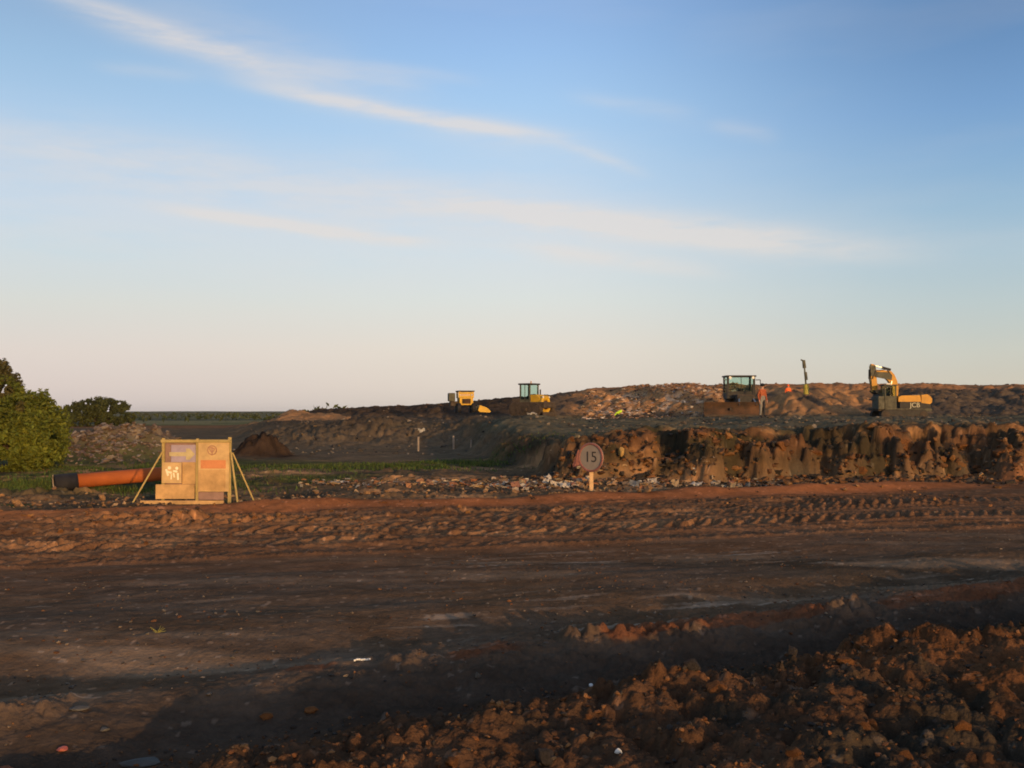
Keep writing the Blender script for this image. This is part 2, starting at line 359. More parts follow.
def soil(x, y, z):
    """ground colour by what the ground is made of, with shade of the bank hollows painted in"""
    def col(c): return np.array(c)[None, :]
    n = x.shape[0]; d = y - (6.5 + 0.52 * x); v = y - 0.36 * x
    c = np.repeat(col((.085, .058, .042)), n, 0)
    def mix(c, k, w): w = np.clip(w, 0, 1)[:, None]; return c * (1 - w) + col(k) * w
    n1 = fbm(x / 1.4, y / 1.0, 200, 6); n2 = fbm(x / .4, y / .3, 201, 3); n3 = fbm(x / 5, y / 3, 202, 3)
    # near clay bank orange brown with grey lumps
    bank = ss(0.2, -.9, d)
    c = mix(c, (.155, .066, .026), bank * (.55 + .45 * ss(-.3, .3, n1)))
    c = mix(c, (.050, .042, .031), bank * ss(-.05, .35, n2 * .6 + fbm(x / .8, y / .6, 204, 3)) * .85 * (.45 + .55 * ss(-.5, 1.2, x)))
    # road: grey brown packed, reddish to the far side
    road = ss(0.6, 1.4, d)
    c = mix(c, (.078, .047, .028), road * ss(-.3, .4, n1))
    c = mix(c, (.052, .037, .025), road * ss(0, .5, n3) * .8)
    c = mix(c, (.20, .140, .095), road * ss(.12, .5, n3 * .3 + fbm(x / 2.4, y / .5, 210, 4)) * .4 * ss(20, 15, v))
    c = mix(c, (.125, .048, .022), ss(.3, .7, ss(.5, .9, d) * ss(1.3, 1.0, d) * ss(-.1, .5, fbm(x / 1.3, y / 2.0, 8, 3)) * 1.3))
    c = mix(c, (.115, .056, .028), ss(9.5, 13, v) * ss(-.5, .3, n1 + .5) * .8)
    c = mix(c, (.24, .18, .14), road * ss(.22, .5, fbm((x + .3 * y) / 1.1, v / .10, 215, 4)) * ss(.0, .4, fbm(x / 2.5, y / 1.5, 216, 3)) * .7 * ss(13, 11, v))
    c = mix(c, (.21, .105, .042), ss(13.3, 13.9, v) * ss(17.6, 17, v) * ss(6, 1, x) * ss(-.2, .35, n2) * .55)
    c = mix(c, (.17, .064, .024), ss(17.9, 18.6, v) * ss(20.0, 19.6, v) * ss(14, 8, x))
    c = mix(c, (.22, .10, .035), np.clip(G(x, y, -5.4, 15.6, 2.6, 1.0) * 1.1, 0, 1) * .7)
    # strip: tan, grey, dark patches and thin grass
    st = ss(19.8, 20.4, v)
    c = mix(c, (.095, .062, .036), st)
    c = mix(c, (.25, .135, .060), st * ss(.1, .5, n1))
    c = mix(c, (.040, .036, .030), st * ss(.1, .45, -n1 + n2 * .3))
    left = ss(-1, -3.5, x / np.maximum(y, 1) * 25)
    gr = ss(29.5, 31, y) * ss(37, 34, y) * ss(-.35, .15, fbm(x / 4, y / 2, 220, 3) + .1) * ss(0.5, -2, x)
    gr = np.maximum(gr, ss(20.5, 21.5, v) * ss(29, 27, y) * ss(-.05, .35, fbm(x / 2.5, y / 1.3, 221, 3)) * ss(-2.5, -5, x))
    gr = np.maximum(gr, G(x, y, -10.5, 22.0, 3.6, 1.2) * 1.6); gr = np.clip(gr, 0, 1)
    # low ground: grey brown
    lo = ss(33, 38, y)
    c = mix(c, (.080, .062, .043), lo)
    c = mix(c, (.105, .070, .042), lo * ss(0, .5, n3))
    # raised tip
    tip = ss(23.0, 24.0, y) * ss(.1, 1.0, z) * ss(-1, 1.0, x)
    c = mix(c, (.070, .036, .019), tip)
    c = mix(c, (.185, .096, .038), tip * ss(0, .4, fbm(x / 1.1, y / 1.5 + z, 230, 3)) * .85)
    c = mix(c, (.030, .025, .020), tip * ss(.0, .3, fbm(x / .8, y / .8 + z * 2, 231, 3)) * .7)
    c = mix(c, (.020, .021, .014), tip * ss(-.08, .10, fbm(x / .9 + 3, z * 1.3 + y * .3, 235, 3)) * (.9 - .55 * ss(7, 10, x)))  # blackish waste patches together with void shade, both put into the colour
    c = mix(c, (.024, .023, .016), alcove(x + .35 * fbm(x / .7, y / .5, 305, 3), y) * ss(24.1, 24.6, y) * ss(26.2, 25.7, y) * (.85 - .6 * ss(.0, .4, n2)))  # alcoves darkened in colour to deepen the shade of the carved recesses
    pl = ss(26.0, 28, y) * ss(.75, 1.05, z) * ss(95, 88, y)
    c = mix(c, (.078, .070, .048), pl)
    c = mix(c, (.10, .088, .050), pl * ss(.1, .5, n3) * .6)
    c = mix(c, (.042, .038, .030), pl * ss(.15, .5, fbm(x / 2.5, y / 4, 232, 3)) * .8)
    t = x / np.maximum(y, 1)
    slope = ss(44, 50, y) * ss(.5, 1.2, z) * ss(.02, -.02, t)
    c = mix(c, (.060, .044, .033), slope * .8)
    # tipped waste and clay on the far face
    fr = ss(84, 90, y) * ss(180, 150, y) * ss(1.2, 1.7, z)
    c = mix(c, (.060, .048, .040), fr)
    orange = fr * (ss(.045, .075, t) * ss(.225, .205, t) + ss(.235, .245, t) * ss(.37, .345, t))
    c = mix(c, (.24, .125, .050), orange * ss(-.5, .1, fbm(x / 3, y / 4, 233, 3)))
    c = mix(c, (.20, .10, .045), fr * ss(4.0, 4.4, z) * ss(.04, .09, t))
    wst = fr * ss(.075, .10, t) * ss(.215, .19, t) * ss(3.9, 3.2, z)
    c = mix(c, (.42, .29, .20), wst * ss(.0, .35, fbm(x / .8, y / 1.5, 234, 3)) * .8)
    dk = fr * ss(.05, .02, t); c = mix(c, (.028, .022, .020), dk * .9)
    # heaps
    c = mix(c, (.10, .075, .062), np.clip(G(x, y, -14.6, 36.4, 3.4, 3) * 1.8, 0, 1))
    c = mix(c, (.16, .12, .10), np.clip(G(x, y, -14.6, 36.4, 3.4, 3) * 1.8, 0, 1) * ss(.0, .4, fbm(x / .5, y / .5, 240, 3)))
    c = mix(c, (.030, .020, .015), np.clip(G(x, y, -9.6, 38.2, 1.3, 1.5) * 2.2, 0, 1))
    c = mix(c, (.20, .11, .05), np.clip((G(x, y, -13.3, 70.5, 3.6, 3) + G(x, y, -16.2, 71, 3, 3)) * 1.5, 0, 1) * .9)
    # fields in the distance
    fd = ss(100, 112, y) * ss(-.21, -.25, t)
    c = mix(c, (.15, .075, .035), fd * ss(135, 120, y))
    c = mix(c, (.050, .075, .022), ss(125, 140, y) * ss(-.2, -.24, t))
    f = ss(150, 170, y)
    fld = h2(np.floor(x / 90 + .3 * y / 90), np.floor(y / 140), 3)
    c = mix(c, (.085, .085, .024), f); c = mix(c, (.13, .11, .04), f * (fld > .6)); c = mix(c, (.022, .032, .016), f * (fld < .35))
    c = mix(c, (.075, .068, .028), ss(900, 1300, y))
    tb = ss(25.5, 26.5, y) * ss(33.5, 32, y) * ss(-8.5, -9.5, x); c = mix(c, (.26, .14, .06), tb * ss(-.3, .2, n1 + n2 * .3))
    c = mix(c, (.036, .050, .014), gr * .8)
    c = c * (1 + .30 * n2[:, None] + .14 * n1[:, None])
    # pale grit
    g = (vn(x / .07, y / .07, 250) > .93) & (y < 30)
    c = np.where(g[:, None], c * 1.8 + .01, c)
    wr = ss(.2, 1.2, d)[:, None]
    c = c * (np.array([[1.02, .98, .90]]) * (1 - wr) + np.array([[2.15, 1.95, 1.62]]) * wr)
    lum = (c @ np.array([.3, .55, .15]))[:, None]; c = c * .84 + lum * np.array([[1.16, 1.0, .88]]) * .16
    return np.clip(c, .006, .9)

# rows by distance, columns by direction (a plain mesh density choice)
ys = [1.0]
while ys[-1] < 3200:
    yv = ys[-1]
    if yv < 11: st = max(.018, yv * .0042)
    elif yv < 22: st = .05
    elif yv < 23.4: st = .07
    elif yv < 27.5: st = .035
    elif yv < 45: st = .12
    elif yv < 84: st = .22
    elif yv < 122: st = .20
    else: st = yv * .02
    ys.append(yv + st)
ys = np.array(ys)
ts = np.concatenate([np.linspace(-1.3, -.62, 40)[:-1], np.linspace(-.62, .62, 760), np.linspace(.62, 1.3, 40)[1:]])
NR, NC = len(ys), len(ts)
YY, TT = np.meshgrid(ys, ts, indexing='ij')
XX = TT * (YY + 1.2)
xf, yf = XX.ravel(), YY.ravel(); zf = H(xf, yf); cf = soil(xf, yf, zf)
print('terrain', NR, NC, NR * NC)
soilm = {}
for nm, sc, bp in (('bank', 9, 1.0), ('road', 7, .55), ('tip', 4, .9), ('far', 2.2, .5)):
    soilm[nm] = mat('soil_' + nm, (.93, .93, .93), .93, .38, sc, bump=bp, vcol='soil', spec=0.0, detail=9)
ci = np.arange((NR - 1) * (NC - 1)); r_, c_ = ci // (NC - 1), ci % (NC - 1)
a_ = r_ * NC + c_; quads = np.stack([a_, a_ + 1, a_ + NC + 1, a_ + NC], 1)
qx = xf[quads].mean(1); qy = yf[quads].mean(1); qz = zf[quads].mean(1)
qd = qy - (6.5 + .52 * qx); qv = qy - .36 * qx
reg = np.full(len(ci), 2)                                   # ground
reg[(qd < .25) & (qy < 22)] = 0                                             # clay bank by the camera
reg[(qd >= .25) & (qv < 19.9) & (qy < 34)] = 1              # haul road
reg[(qy > 23.2) & (qy < 86) & (qz > .55) & (qx > -.29 * qy)] = 3
reg[(qy >= 86) & (qy < 420) & (qx > -.30 * qy)] = 4
reg[qy >= 1200] = 5
def sheet(name, sel, m):
    q = quads[sel]; u, inv = np.unique(q, return_inverse=True); inv = inv.reshape(q.shape)
    me = bpy.data.meshes.new(name); me.vertices.add(len(u)); me.vertices.foreach_set('co', np.stack([xf[u], yf[u], zf[u]], 1).astype(np.float32).ravel())
    me.loops.add(inv.size); me.loops.foreach_set('vertex_index', inv.ravel().astype(np.int32))
    me.polygons.add(len(q)); me.polygons.foreach_set('loop_start', (np.arange(len(q)) * 4).astype(np.int32))
    me.update(calc_edges=True)
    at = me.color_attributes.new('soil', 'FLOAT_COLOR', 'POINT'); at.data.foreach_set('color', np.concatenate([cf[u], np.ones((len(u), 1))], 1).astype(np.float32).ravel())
    me.polygons.foreach_set('use_smooth', np.ones(len(q), bool))
    me.materials.append(m); o = bpy.data.objects.new(name, me); C.objects.link(o); tag(o, kind='structure'); return o
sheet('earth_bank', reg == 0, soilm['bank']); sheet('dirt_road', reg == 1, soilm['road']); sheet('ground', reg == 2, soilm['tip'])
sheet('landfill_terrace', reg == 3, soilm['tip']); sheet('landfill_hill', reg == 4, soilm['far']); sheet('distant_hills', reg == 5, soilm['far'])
# surrounding ground beside and behind
vs, fs = [], []
le = [(XX[i, 0], YY[i, 0], zf[i * NC]) for i in range(NR - 1, -1, -6)]; 
if le[-1][1] != YY[0, 0]: le.append((XX[0, 0], YY[0, 0], zf[0]))
bo = [(XX[0, j], YY[0, j], zf[j]) for j in range(0, NC)]
re_ = [(XX[i, -1], YY[i, -1], zf[i * NC + NC - 1]) for i in range(0, NR, 6)]
def strip(inner, outer):
    k = len(vs); vs.extend(inner); vs.extend(outer); n = len(inner)
    for i in range(n - 1): fs.append((k + i, k + i + 1, k + n + i + 1, k + n + i))
B_ = 4200
strip(le, [(-B_, p[1], 0) for p in le])
strip(bo, [(p[0], -B_, 0) for p in bo])
strip(re_, [(B_, p[1], 0) for p in re_])
k = len(vs); vs += [bo[0], (-B_, bo[0][1], 0), (-B_, -B_, 0), (bo[0][0], -B_, 0)]; fs.append((k, k + 1, k + 2, k + 3))
k = len(vs); vs += [bo[-1], (bo[-1][0], -B_, 0), (B_, -B_, 0), (B_, bo[-1][1], 0)]; fs.append((k, k + 1, k + 2, k + 3))
me = bpy.data.meshes.new('outer_ground'); me.from_pydata(vs, [], fs); me.update()
bm_ = bmesh.new(); bm_.from_mesh(me); bmesh.ops.recalc_face_normals(bm_, faces=bm_.faces); bm_.to_mesh(me); bm_.free()
me.materials.append(mat('soil_outer', (.055, .035, .024), .95, .4, .8, spec=0)); o = bpy.data.objects.new('outer_ground', me); C.objects.link(o); tag(o, kind='structure')

# ------------------------------------------------------------------ materials
m_clod = mat('clod_clay', (.15, .064, .024), .95, .45, 7, bump=.8, spec=.1)
m_clodg = mat('clod_grey', (.055, .044, .036), .95, .4, 7, bump=.8, spec=.1)
m_rock = mat('rock_tan', (.24, .135, .065), .9, .4, 6, bump=.6, spec=.15)
m_ply = mat('plywood', (.46, .28, .12), .75, .28, 4, bump=.15)
m_ply2 = mat('plywood_pale', (.52, .345, .16), .7, .22, 4)
m_plyd = mat('plywood_dark', (.26, .16, .13), .8, .2, 4)
m_tim = mat('timber_greenish', (.37, .27, .10), .8, .2, 7, bump=.2)
m_lilac = mat('faded_blue_plate', (.34, .27, .33), .6, .15, 5)
m_cream = mat('cream_vinyl', (.46, .37, .20), .6, .2, 5)
m_red = mat('faded_red', (.56, .22, .09), .6, .12, 5)
m_brown = mat('brown_print', (.36, .19, .12), .7, .12, 5)
m_pipe = mat('orange_pipe', (.33, .085, .020), .75, .15, 3, spec=.25)
m_black = mat('black_rubber', (.016, .015, .018), .8, .3, 5)
m_yel = mat('machine_yellow', (.50, .29, .010), .6, .18, 2.5, spec=.5)
m_ora = mat('excavator_yellow', (.46, .215, .007), .6, .16, 2.0, spec=.5)
m_dk = mat('dark_steel', (.030, .027, .024), .7, .35, 4)
m_mud = mat('muddy_steel', (.060, .044, .032), .9, .4, 4, bump=.3)
m_rust = mat('rusty_blade', (.026, .020, .016), .9, .2, 1.1, col2=(.11, .055, .028), bump=.3)
m_gry = mat('grey_panel', (.085, .080, .055), .75, .45, 3)
m_white = mat('white_plastic', (.72, .70, .66), .5, .1, 6)
m_steel = mat('bright_steel', (.4, .38, .36), .3, .1, 6, metal=.9)
m_wood = mat('sunlit_wood', (.56, .36, .19), .8, .2, 8)
m_sign = mat('weathered_sign_face', (.25, .21, .18), .65, .1, 6)
m_sred = mat('faded_sign_red', (.24, .095, .08), .6, .2, 6)
m_glass = bpy.data.materials.new('cab_glass'); m_glass.use_nodes = True
_t = m_glass.node_tree; _b = _t.nodes['Principled BSDF']; _b.inputs['Base Color'].default_value = (.72, .86, .80, 1); _b.inputs['Roughness'].default_value = .06
_b.inputs['Transmission Weight'].default_value = 1; _b.inputs['IOR'].default_value = 1.05; _b.inputs['Specular IOR Level'].default_value = .5
m_hv = mat('hi_vis_orange', (.95, .16, .03), .6, .08, 6)
m_hvy = mat('hi_vis_yellow', (.55, .85, .05), .6, .08, 6)
m_skin = mat('skin', (.45, .25, .17), .6, .08, 8)
m_trd = mat('dark_trousers', (.03, .03, .035), .85, .2, 8)
m_trg = mat('grey_trousers', (.20, .19, .17), .85, .2, 8)
m_hair = mat('dark_hat', (.015, .014, .014), .8, .2, 8)
m_bark = mat('bark', (.07, .05, .035), .9, .3, 6)


# ------------------------------------------------------------------ foliage
def foliage_mesh(name, blobs, n, size, m, seed, flat=1.0):
    """many small bent leaves through the outer part of uneven lumps"""
    g = np.random.default_rng(seed); w = np.array([b[3] * b[4] * b[5] for b in blobs]) ** .67; w /= w.sum()
    idx = g.choice(len(blobs), n, p=w); B = np.array(blobs)[idx]
    d = g.normal(size=(n, 3)); d /= np.linalg.norm(d, axis=1)[:, None]
    r = 1 - g.random(n) ** 1.6 * .55
    lump = 1 + .36 * fbm(d[:, 0] * 2.6 + idx * 7.1, d[:, 2] * 2.6 + d[:, 1] * 2, seed, 3)
    p = B[:, :3] + d * (r * lump)[:, None] * B[:, 3:6]
    keep = (fbm(p[:, 0] * 2.2 + p[:, 1], p[:, 2] * 2.2, seed + 3, 2) > -.32) & (p[:, 2] > .02)
    p = p[keep]; d = d[keep]; n = len(p)
    nrm = d * .7 + g.normal(size=(n, 3)) * .6; nrm /= np.linalg.norm(nrm, axis=1)[:, None]
    t = np.cross(nrm, g.normal(size=(n, 3))); t /= np.linalg.norm(t, axis=1)[:, None]; bb = np.cross(nrm, t)
    sz = size * g.uniform(.55, 1.35, n)[:, None]
    v = np.stack([p - t * sz, p + bb * sz * .45 + nrm * sz * .15, p + t * sz, p - bb * sz * .45 + nrm * sz * .15], 1).reshape(-1, 3)
    me = bpy.data.meshes.new(name); me.from_pydata(v.tolist(), [], (np.arange(n * 4).reshape(n, 4)).tolist()); me.update()
    tone = (.7 + .6 * g.random(n)) * (.85 + .35 * fbm(p[:, 0] * 1.3, p[:, 2] * 1.3 + p[:, 1], seed + 8, 2))
    yel = g.random(n); c = np.stack([tone * (1 + .25 * yel), tone, tone * (1 - .2 * yel), np.ones(n)], 1)
    at = me.color_attributes.new('tone', 'FLOAT_COLOR', 'POINT'); at.data.foreach_set('color', np.repeat(c, 4, 0).astype(np.float32).ravel())
    me.materials.append(m); return me
def leafmat(name, col, tr=.25):
    m = bpy.data.materials.new(name); m.use_nodes = True; t = m.node_tree; b = t.nodes['Principled BSDF']
    a = t.nodes.new('ShaderNodeAttribute'); a.attribute_name = 'tone'
    mx = t.nodes.new('ShaderNodeMix'); mx.data_type = 'RGBA'; mx.blend_type = 'MULTIPLY'; mx.inputs[0].default_value = 1; mx.inputs[6].default_value = (*col, 1)
    t.links.new(a.outputs[0], mx.inputs[7]); t.links.new(mx.outputs[2], b.inputs['Base Color']); b.inputs['Roughness'].default_value = .75; b.inputs['Specular IOR Level'].default_value = .2
    tl = t.nodes.new('ShaderNodeBsdfTranslucent'); t.links.new(mx.outputs[2], tl.inputs[0]); ms = t.nodes.new('ShaderNodeMixShader'); ms.inputs[0].default_value = tr
    t.links.new(b.outputs[0], ms.inputs[1]); t.links.new(tl.outputs[0], ms.inputs[2]); t.links.new(ms.outputs[0], t.nodes['Material Output'].inputs[0]); return m
lf1 = leafmat('leaf_bush', (.110, .140, .022)); lf2 = leafmat('leaf_dull', (.085, .085, .032)); lf3 = leafmat('leaf_dark', (.062, .078, .022)); lfg = leafmat('grass_blades', (.060, .095, .024))
def limbs(mb, base, tips, r0, seed):
    rr = random.Random(seed); base = Vector(base)
    for t in tips:
        t = Vector(t); p = base.copy(); k = 5; r = r0
        for i in range(k):
            q = base.lerp(t, (i + 1) / k) + Vector((rr.uniform(-1, 1), rr.uniform(-1, 1), rr.uniform(-.4, .4))) * (t - base).length * .06
            mb.cyl(p, q, r, r * .72, seg=7, caps=False); p = q; r *= .72
    return mb
def tree(name, px0, px1, pytop, Yd, n, size, m, seed, label, cat, blobs_rel=None, nb=9, base_py=None):
    x0, x1 = W(px0, Yd), W(px1, Yd); cx = (x0 + x1) / 2; gz = Hs(cx, Yd); top = ZZ(pytop, Yd) - gz; w = (x1 - x0) / 2
    t = empty(name, (cx, Yd, gz), 0, label, cat)
    g = np.random.default_rng(seed); bl = []
    for i in range(nb):
        u = g.uniform(-.72, .72); z = g.uniform(.25, .74) * (1 - .45 * abs(u)); s = g.uniform(.24, .40)
        bl.append((u * w, g.uniform(-.5, .5) * w * .7, z * top, s * w * .9, s * w * .9, min(s * top * 1.0, z * top * 1.1)))
    bl.append((0, 0, top * .52, w * .62, w * .55, top * .48)); bl.append((w * .45, 0, top * .3, w * .5, w * .5, top * .3)); bl.append((-w * .45, 0, top * .3, w * .5, w * .5, top * .3))
    me = foliage_mesh('crown', bl, n, size, m, seed); o = bpy.data.objects.new('crown', me); C.objects.link(o); o.parent = t
    mb = MB(); mb.cyl((0, 0, -.2), (0, 0, top * .28), w * .07 + .03, w * .05 + .02, 9)
    limbs(mb, (0, 0, top * .2), [(b[0], b[1], b[2]) for b in bl], w * .035 + .02, seed).build('trunk', m_bark, t, True)
    return t
tree('bush', -95, 74, 376, 29, 52000, .075, lf1, 3, 'large sunlit yellow green bush at the left edge of the site', 'bush', nb=16)
tree('bush', 22, 62, 391, 31.5, 6000, .065, lf1, 31, 'small upright bush top poking up just behind the large green bush', 'bush', nb=7)
tree('tree', -52, 38, 361, 46, 36000, .10, lf2, 5, 'taller dull olive tree showing above the large bush at far left', 'tree', nb=10)
tree('tree', 58, 136, 398, 118, 42000, .15, lf3, 9, 'low dark rounded tree beyond the grey rubble heap', 'tree', nb=7)
# hedges and woods on the far fields, one mass each
wv = []
g = np.random.default_rng(4)
for i in range(620):
    Yd = g.choice([230, 300, 380, 520, 700, 1000, 1000]) * g.uniform(.95, 1.05); px = g.uniform(-60, 330)
    tz = ZZ(g.uniform(413.2, 414.5) if Yd > 600 else g.uniform(414, 420.5), Yd); gz = Hs(W(px, Yd), Yd); hh_ = max(1.5, (tz - gz) / 2)
    wv.append((W(px, Yd), Yd, gz + hh_, g.uniform(5, 16) * Yd / 400, 4 + Yd * .008, hh_))
me = foliage_mesh('distant_woodland', wv, 150000, .8, lf3, 44); o = bpy.data.objects.new('distant_woodland', me); C.objects.link(o); tag(o, kind='stuff', label='dark hedges and woods on the far fields', cat='woodland')
# thin grass
def grass(name, spots, n, seed, label, hgt=.13):
    g = np.random.default_rng(seed); P = []
    for (cx, cy, sx, sy, wgt) in spots:
        k = int(n * wgt); P.append(np.stack([cx + g.normal(0, 1, k) * sx * .6, cy + g.normal(0, 1, k) * sy * .6], 1))
    P = np.concatenate(P); keep = fbm(P[:, 0] / 1.2, P[:, 1] / .7, seed, 3) > -.1; P = P[keep]; n = len(P); z = H(P[:, 0], P[:, 1])
    a = g.uniform(0, 6.28, n); h = hgt * g.uniform(.4, 1.4, n); w = .012 * g.uniform(.6, 1.6, n) + hgt * .05; l = g.uniform(-.5, .5, (n, 2)) * h[:, None]
    b0 = np.stack([P[:, 0] - np.cos(a) * w, P[:, 1] - np.sin(a) * w, z - .01], 1); b1 = np.stack([P[:, 0] + np.cos(a) * w, P[:, 1] + np.sin(a) * w, z - .01], 1)
    tp = np.stack([P[:, 0] + l[:, 0], P[:, 1] + l[:, 1], z + h], 1); v = np.stack([b0, b1, tp], 1).reshape(-1, 3)
    me = bpy.data.meshes.new(name); me.from_pydata(v.tolist(), [], np.arange(n * 3).reshape(n, 3).tolist()); me.update()
    t_ = .5 + g.random(n); c = np.stack([t_ * g.uniform(.8, 1.5, n), t_, t_ * .9, np.ones(n)], 1)
    at = me.color_attributes.new('tone', 'FLOAT_COLOR', 'POINT'); at.data.foreach_set('color', np.repeat(c, 3, 0).astype(np.float32).ravel())
    me.materials.append(lfg); o = bpy.data.objects.new(name, me); C.objects.link(o); tag(o, kind='stuff', label=label, cat='grass')
grass('grass', [(-11, 22.3, 3.6, 1.0, .45), (-8.5, 25, 3, 1.2, .2), (-5.0, 30.5, 3.6, 1.8, .2), (-2.3, 32, 2.2, 1.8, .25), (-12, 30, 3, 2, .15)], 22000, 12, 'thin dark green grass and weeds between the rubble', .09)

# ------------------------------------------------------------------ clods, rocks, litter
def lump_mesh(name, seed, m, sub=3, rough=.32, flat=.8):
    b = bmesh.new(); bmesh.ops.create_icosphere(b, subdivisions=sub, radius=1); V = np.array([v.co[:] for v in b.verts]); g = np.random.default_rng(seed)
    o1 = g.uniform(0, 50, 3)
    k = 1 + rough * fbm(V[:, 0] * 1.1 + o1[0] + V[:, 2], V[:, 1] * 1.1 + o1[1] - V[:, 2] * .7, seed, 3) + rough * .5 * fbm(V[:, 0] * 3 + V[:, 2] * 2, V[:, 1] * 3 - V[:, 2] * 2, seed + 5, 2)
    for _ in range(11):                                    # broken facets
        nn = g.normal(size=3); nn /= np.linalg.norm(nn); dd = V @ nn; lim = g.uniform(.42, .75); k = np.where(dd * k > lim, lim / np.maximum(dd, .01), k)
    V = V * k[:, None] * np.array([g.uniform(.8, 1.25), g.uniform(.7, 1.1), flat * g.uniform(.7, 1.1)])
    for v, c in zip(b.verts, V): v.co = c
    me = bpy.data.meshes.new(name); b.to_mesh(me); b.free(); me.materials.append(m); return me
clodm = [lump_mesh('earth_clod', 100 + i, m_clod, 3) for i in range(7)]
clodgm = [lump_mesh('earth_clod', 200 + i, m_clodg, 3) for i in range(4)]
rockm = [lump_mesh('rock', 300 + i, m_rock, 2, .25) for i in range(6)]
def put(me, name, x, y, s, rz, sink=.3, z=None, **k):
    o = bpy.data.objects.new(name, me); C.objects.link(o); o.location = (x, y, (Hs(x, y) if z is None else z) + s * (1 - sink) * .6)
    o.scale = (s, s, s); o.rotation_euler = (random.uniform(-.4, .4), random.uniform(-.4, .4), rz); tag(o, **k); return o
rr = random.Random(5)
pts = []
while len(pts) < 42:
    y = rr.uniform(4.3, 8.3); x = rr.uniform(-.40 * y, .6 * y); d = y - (6.5 + .52 * x)
    if d > -.55 or (x + .9 * (y - 5)) < -1.4: continue
    pts.append((x, y))
zz = H(np.array([p[0] for p in pts]), np.array([p[1] for p in pts]))
for (x, y), z in zip(pts, zz):
    s = rr.choice([.035, .045, .05, .06]) * rr.uniform(.8, 1.2)
    if x > 1: s *= 1.1
    put(rr.choice(clodm if rr.random() < .75 else clodgm), 'earth_clod', x, y, s, rr.uniform(0, 6), .85, z=float(z), label='rough brown clod of clay lying on the near earth bank', cat='clod', group='clods on the near earth bank')
pts = []
for i in range(42):
    y = 20.5 + rr.gauss(0, .6); px = rr.uniform(-10, 900); x = W(px, y); y += .36 * x * .55; x = W(px, y); pts.append((x, y))
zz = H(np.array([p[0] for p in pts]), np.array([p[1] for p in pts]))
for (x, y), z in zip(pts, zz):
    put(rr.choice(rockm), 'rock', x, y, rr.uniform(.05, .12), rr.uniform(0, 6), .4, z=float(z), label='tan rock in the broken strip behind the orange berm', cat='rock', group='rocks along the strip behind the road')
def scatter(name, n, fn, sizes, m, seed, label, cat, kind_='lump', colors=None):
    """small pieces nobody could count, joined to one object"""
    g = np.random.default_rng(seed); P = fn(g, n); n = len(P); z = H(P[:, 0], P[:, 1])
    b = bmesh.new(); bmesh.ops.create_icosphere(b, subdivisions=1, radius=1); bv = np.array([v.co[:] for v in b.verts]); bf = np.array([[v.index for v in f.verts] for f in b.faces]); b.free()
    if kind_ == 'scrap':
        bv = np.array([(-1, -.7, 0), (0, -.8, .3), (1, -.6, -.1), (-.9, .1, .35), (0, 0, -.1), (1, .1, .4), (-1, .8, 0), (.1, .7, .3), (.9, .8, -.1)], float); bf = np.array([(0, 1, 4), (0, 4, 3), (1, 2, 5), (1, 5, 4), (3, 4, 7), (3, 7, 6), (4, 5, 8), (4, 8, 7)])
    if kind_ == 'lump':
        gg = np.random.default_rng(seed); 
        for _ in range(4):
            q = gg.normal(size=3); q /= np.linalg.norm(q); dd = bv @ q; bv = bv - np.clip(dd - .45, 0, 9)[:, None] * q
    nv = len(bv); s = g.uniform(sizes[0], sizes[1], n) * g.choice([.6, .8, 1, 1.3], n); a = g.uniform(0, 6.28, n); ti = g.normal(0, .6, n) if kind_ == 'scrap' else g.normal(0, .3, n)
    V = bv[None] * (1 + g.uniform(-.3, .3, (n, nv, 1))) * s[:, None, None] * np.stack([g.uniform(.7, 1.4, n), g.uniform(.6, 1.1, n), g.uniform(.45, .9, n)], 1)[:, None]
    ca, sa = np.cos(ti), np.sin(ti); V = np.stack([V[..., 0], V[..., 1] * ca[:, None] - V[..., 2] * sa[:, None], V[..., 1] * sa[:, None] + V[..., 2] * ca[:, None]], -1)
    ca, sa = np.cos(a), np.sin(a); V = np.stack([V[..., 0] * ca[:, None] - V[..., 1] * sa[:, None], V[..., 0] * sa[:, None] + V[..., 1] * ca[:, None], V[..., 2]], -1)
    V += np.stack([P[:, 0], P[:, 1], z + s * (.15 if kind_ != 'scrap' else .5)], 1)[:, None]
    Fc = (bf[None] + (np.arange(n) * nv)[:, None, None]).reshape(-1, 3)
    me = bpy.data.meshes.new(name); me.from_pydata(V.reshape(-1, 3).tolist(), [], Fc.tolist()); me.update()
    if colors is not None:
        c = np.array(colors)[g.integers(0, len(colors), n)] * g.uniform(.7, 1.15, (n, 1)); c = np.concatenate([c, np.ones((n, 1))], 1)
        at = me.color_attributes.new('tone', 'FLOAT_COLOR', 'POINT'); at.data.foreach_set('color', np.repeat(c, nv, 0).astype(np.float32).ravel())
    me.materials.append(m); o = bpy.data.objects.new(name, me); C.objects.link(o); tag(o, kind='stuff', label=label, cat=cat); return o
m_tone = mat('mixed_pieces', (1, 1, 1), .85, .18, 9, vcol='tone', spec=.15)
EARTH = [(.15, .062, .024), (.12, .055, .026), (.06, .045, .035), (.20, .095, .04), (.05, .04, .033)]
def f_bank(g, n):
    y = g.uniform(4.0, 9.5, n * 2); x = g.uniform(-.45, .72, n * 2) * y; d = y - (6.5 + .52 * x); m = (d < .1) & (x + .9 * (y - 5) > -2.0); return np.stack([x, y], 1)[m][:n]
scatter('soil_crumbs', 5500, f_bank, (.005, .020), m_tone, 21, 'brown crumbs of soil over the near earth bank', 'soil', colors=EARTH)
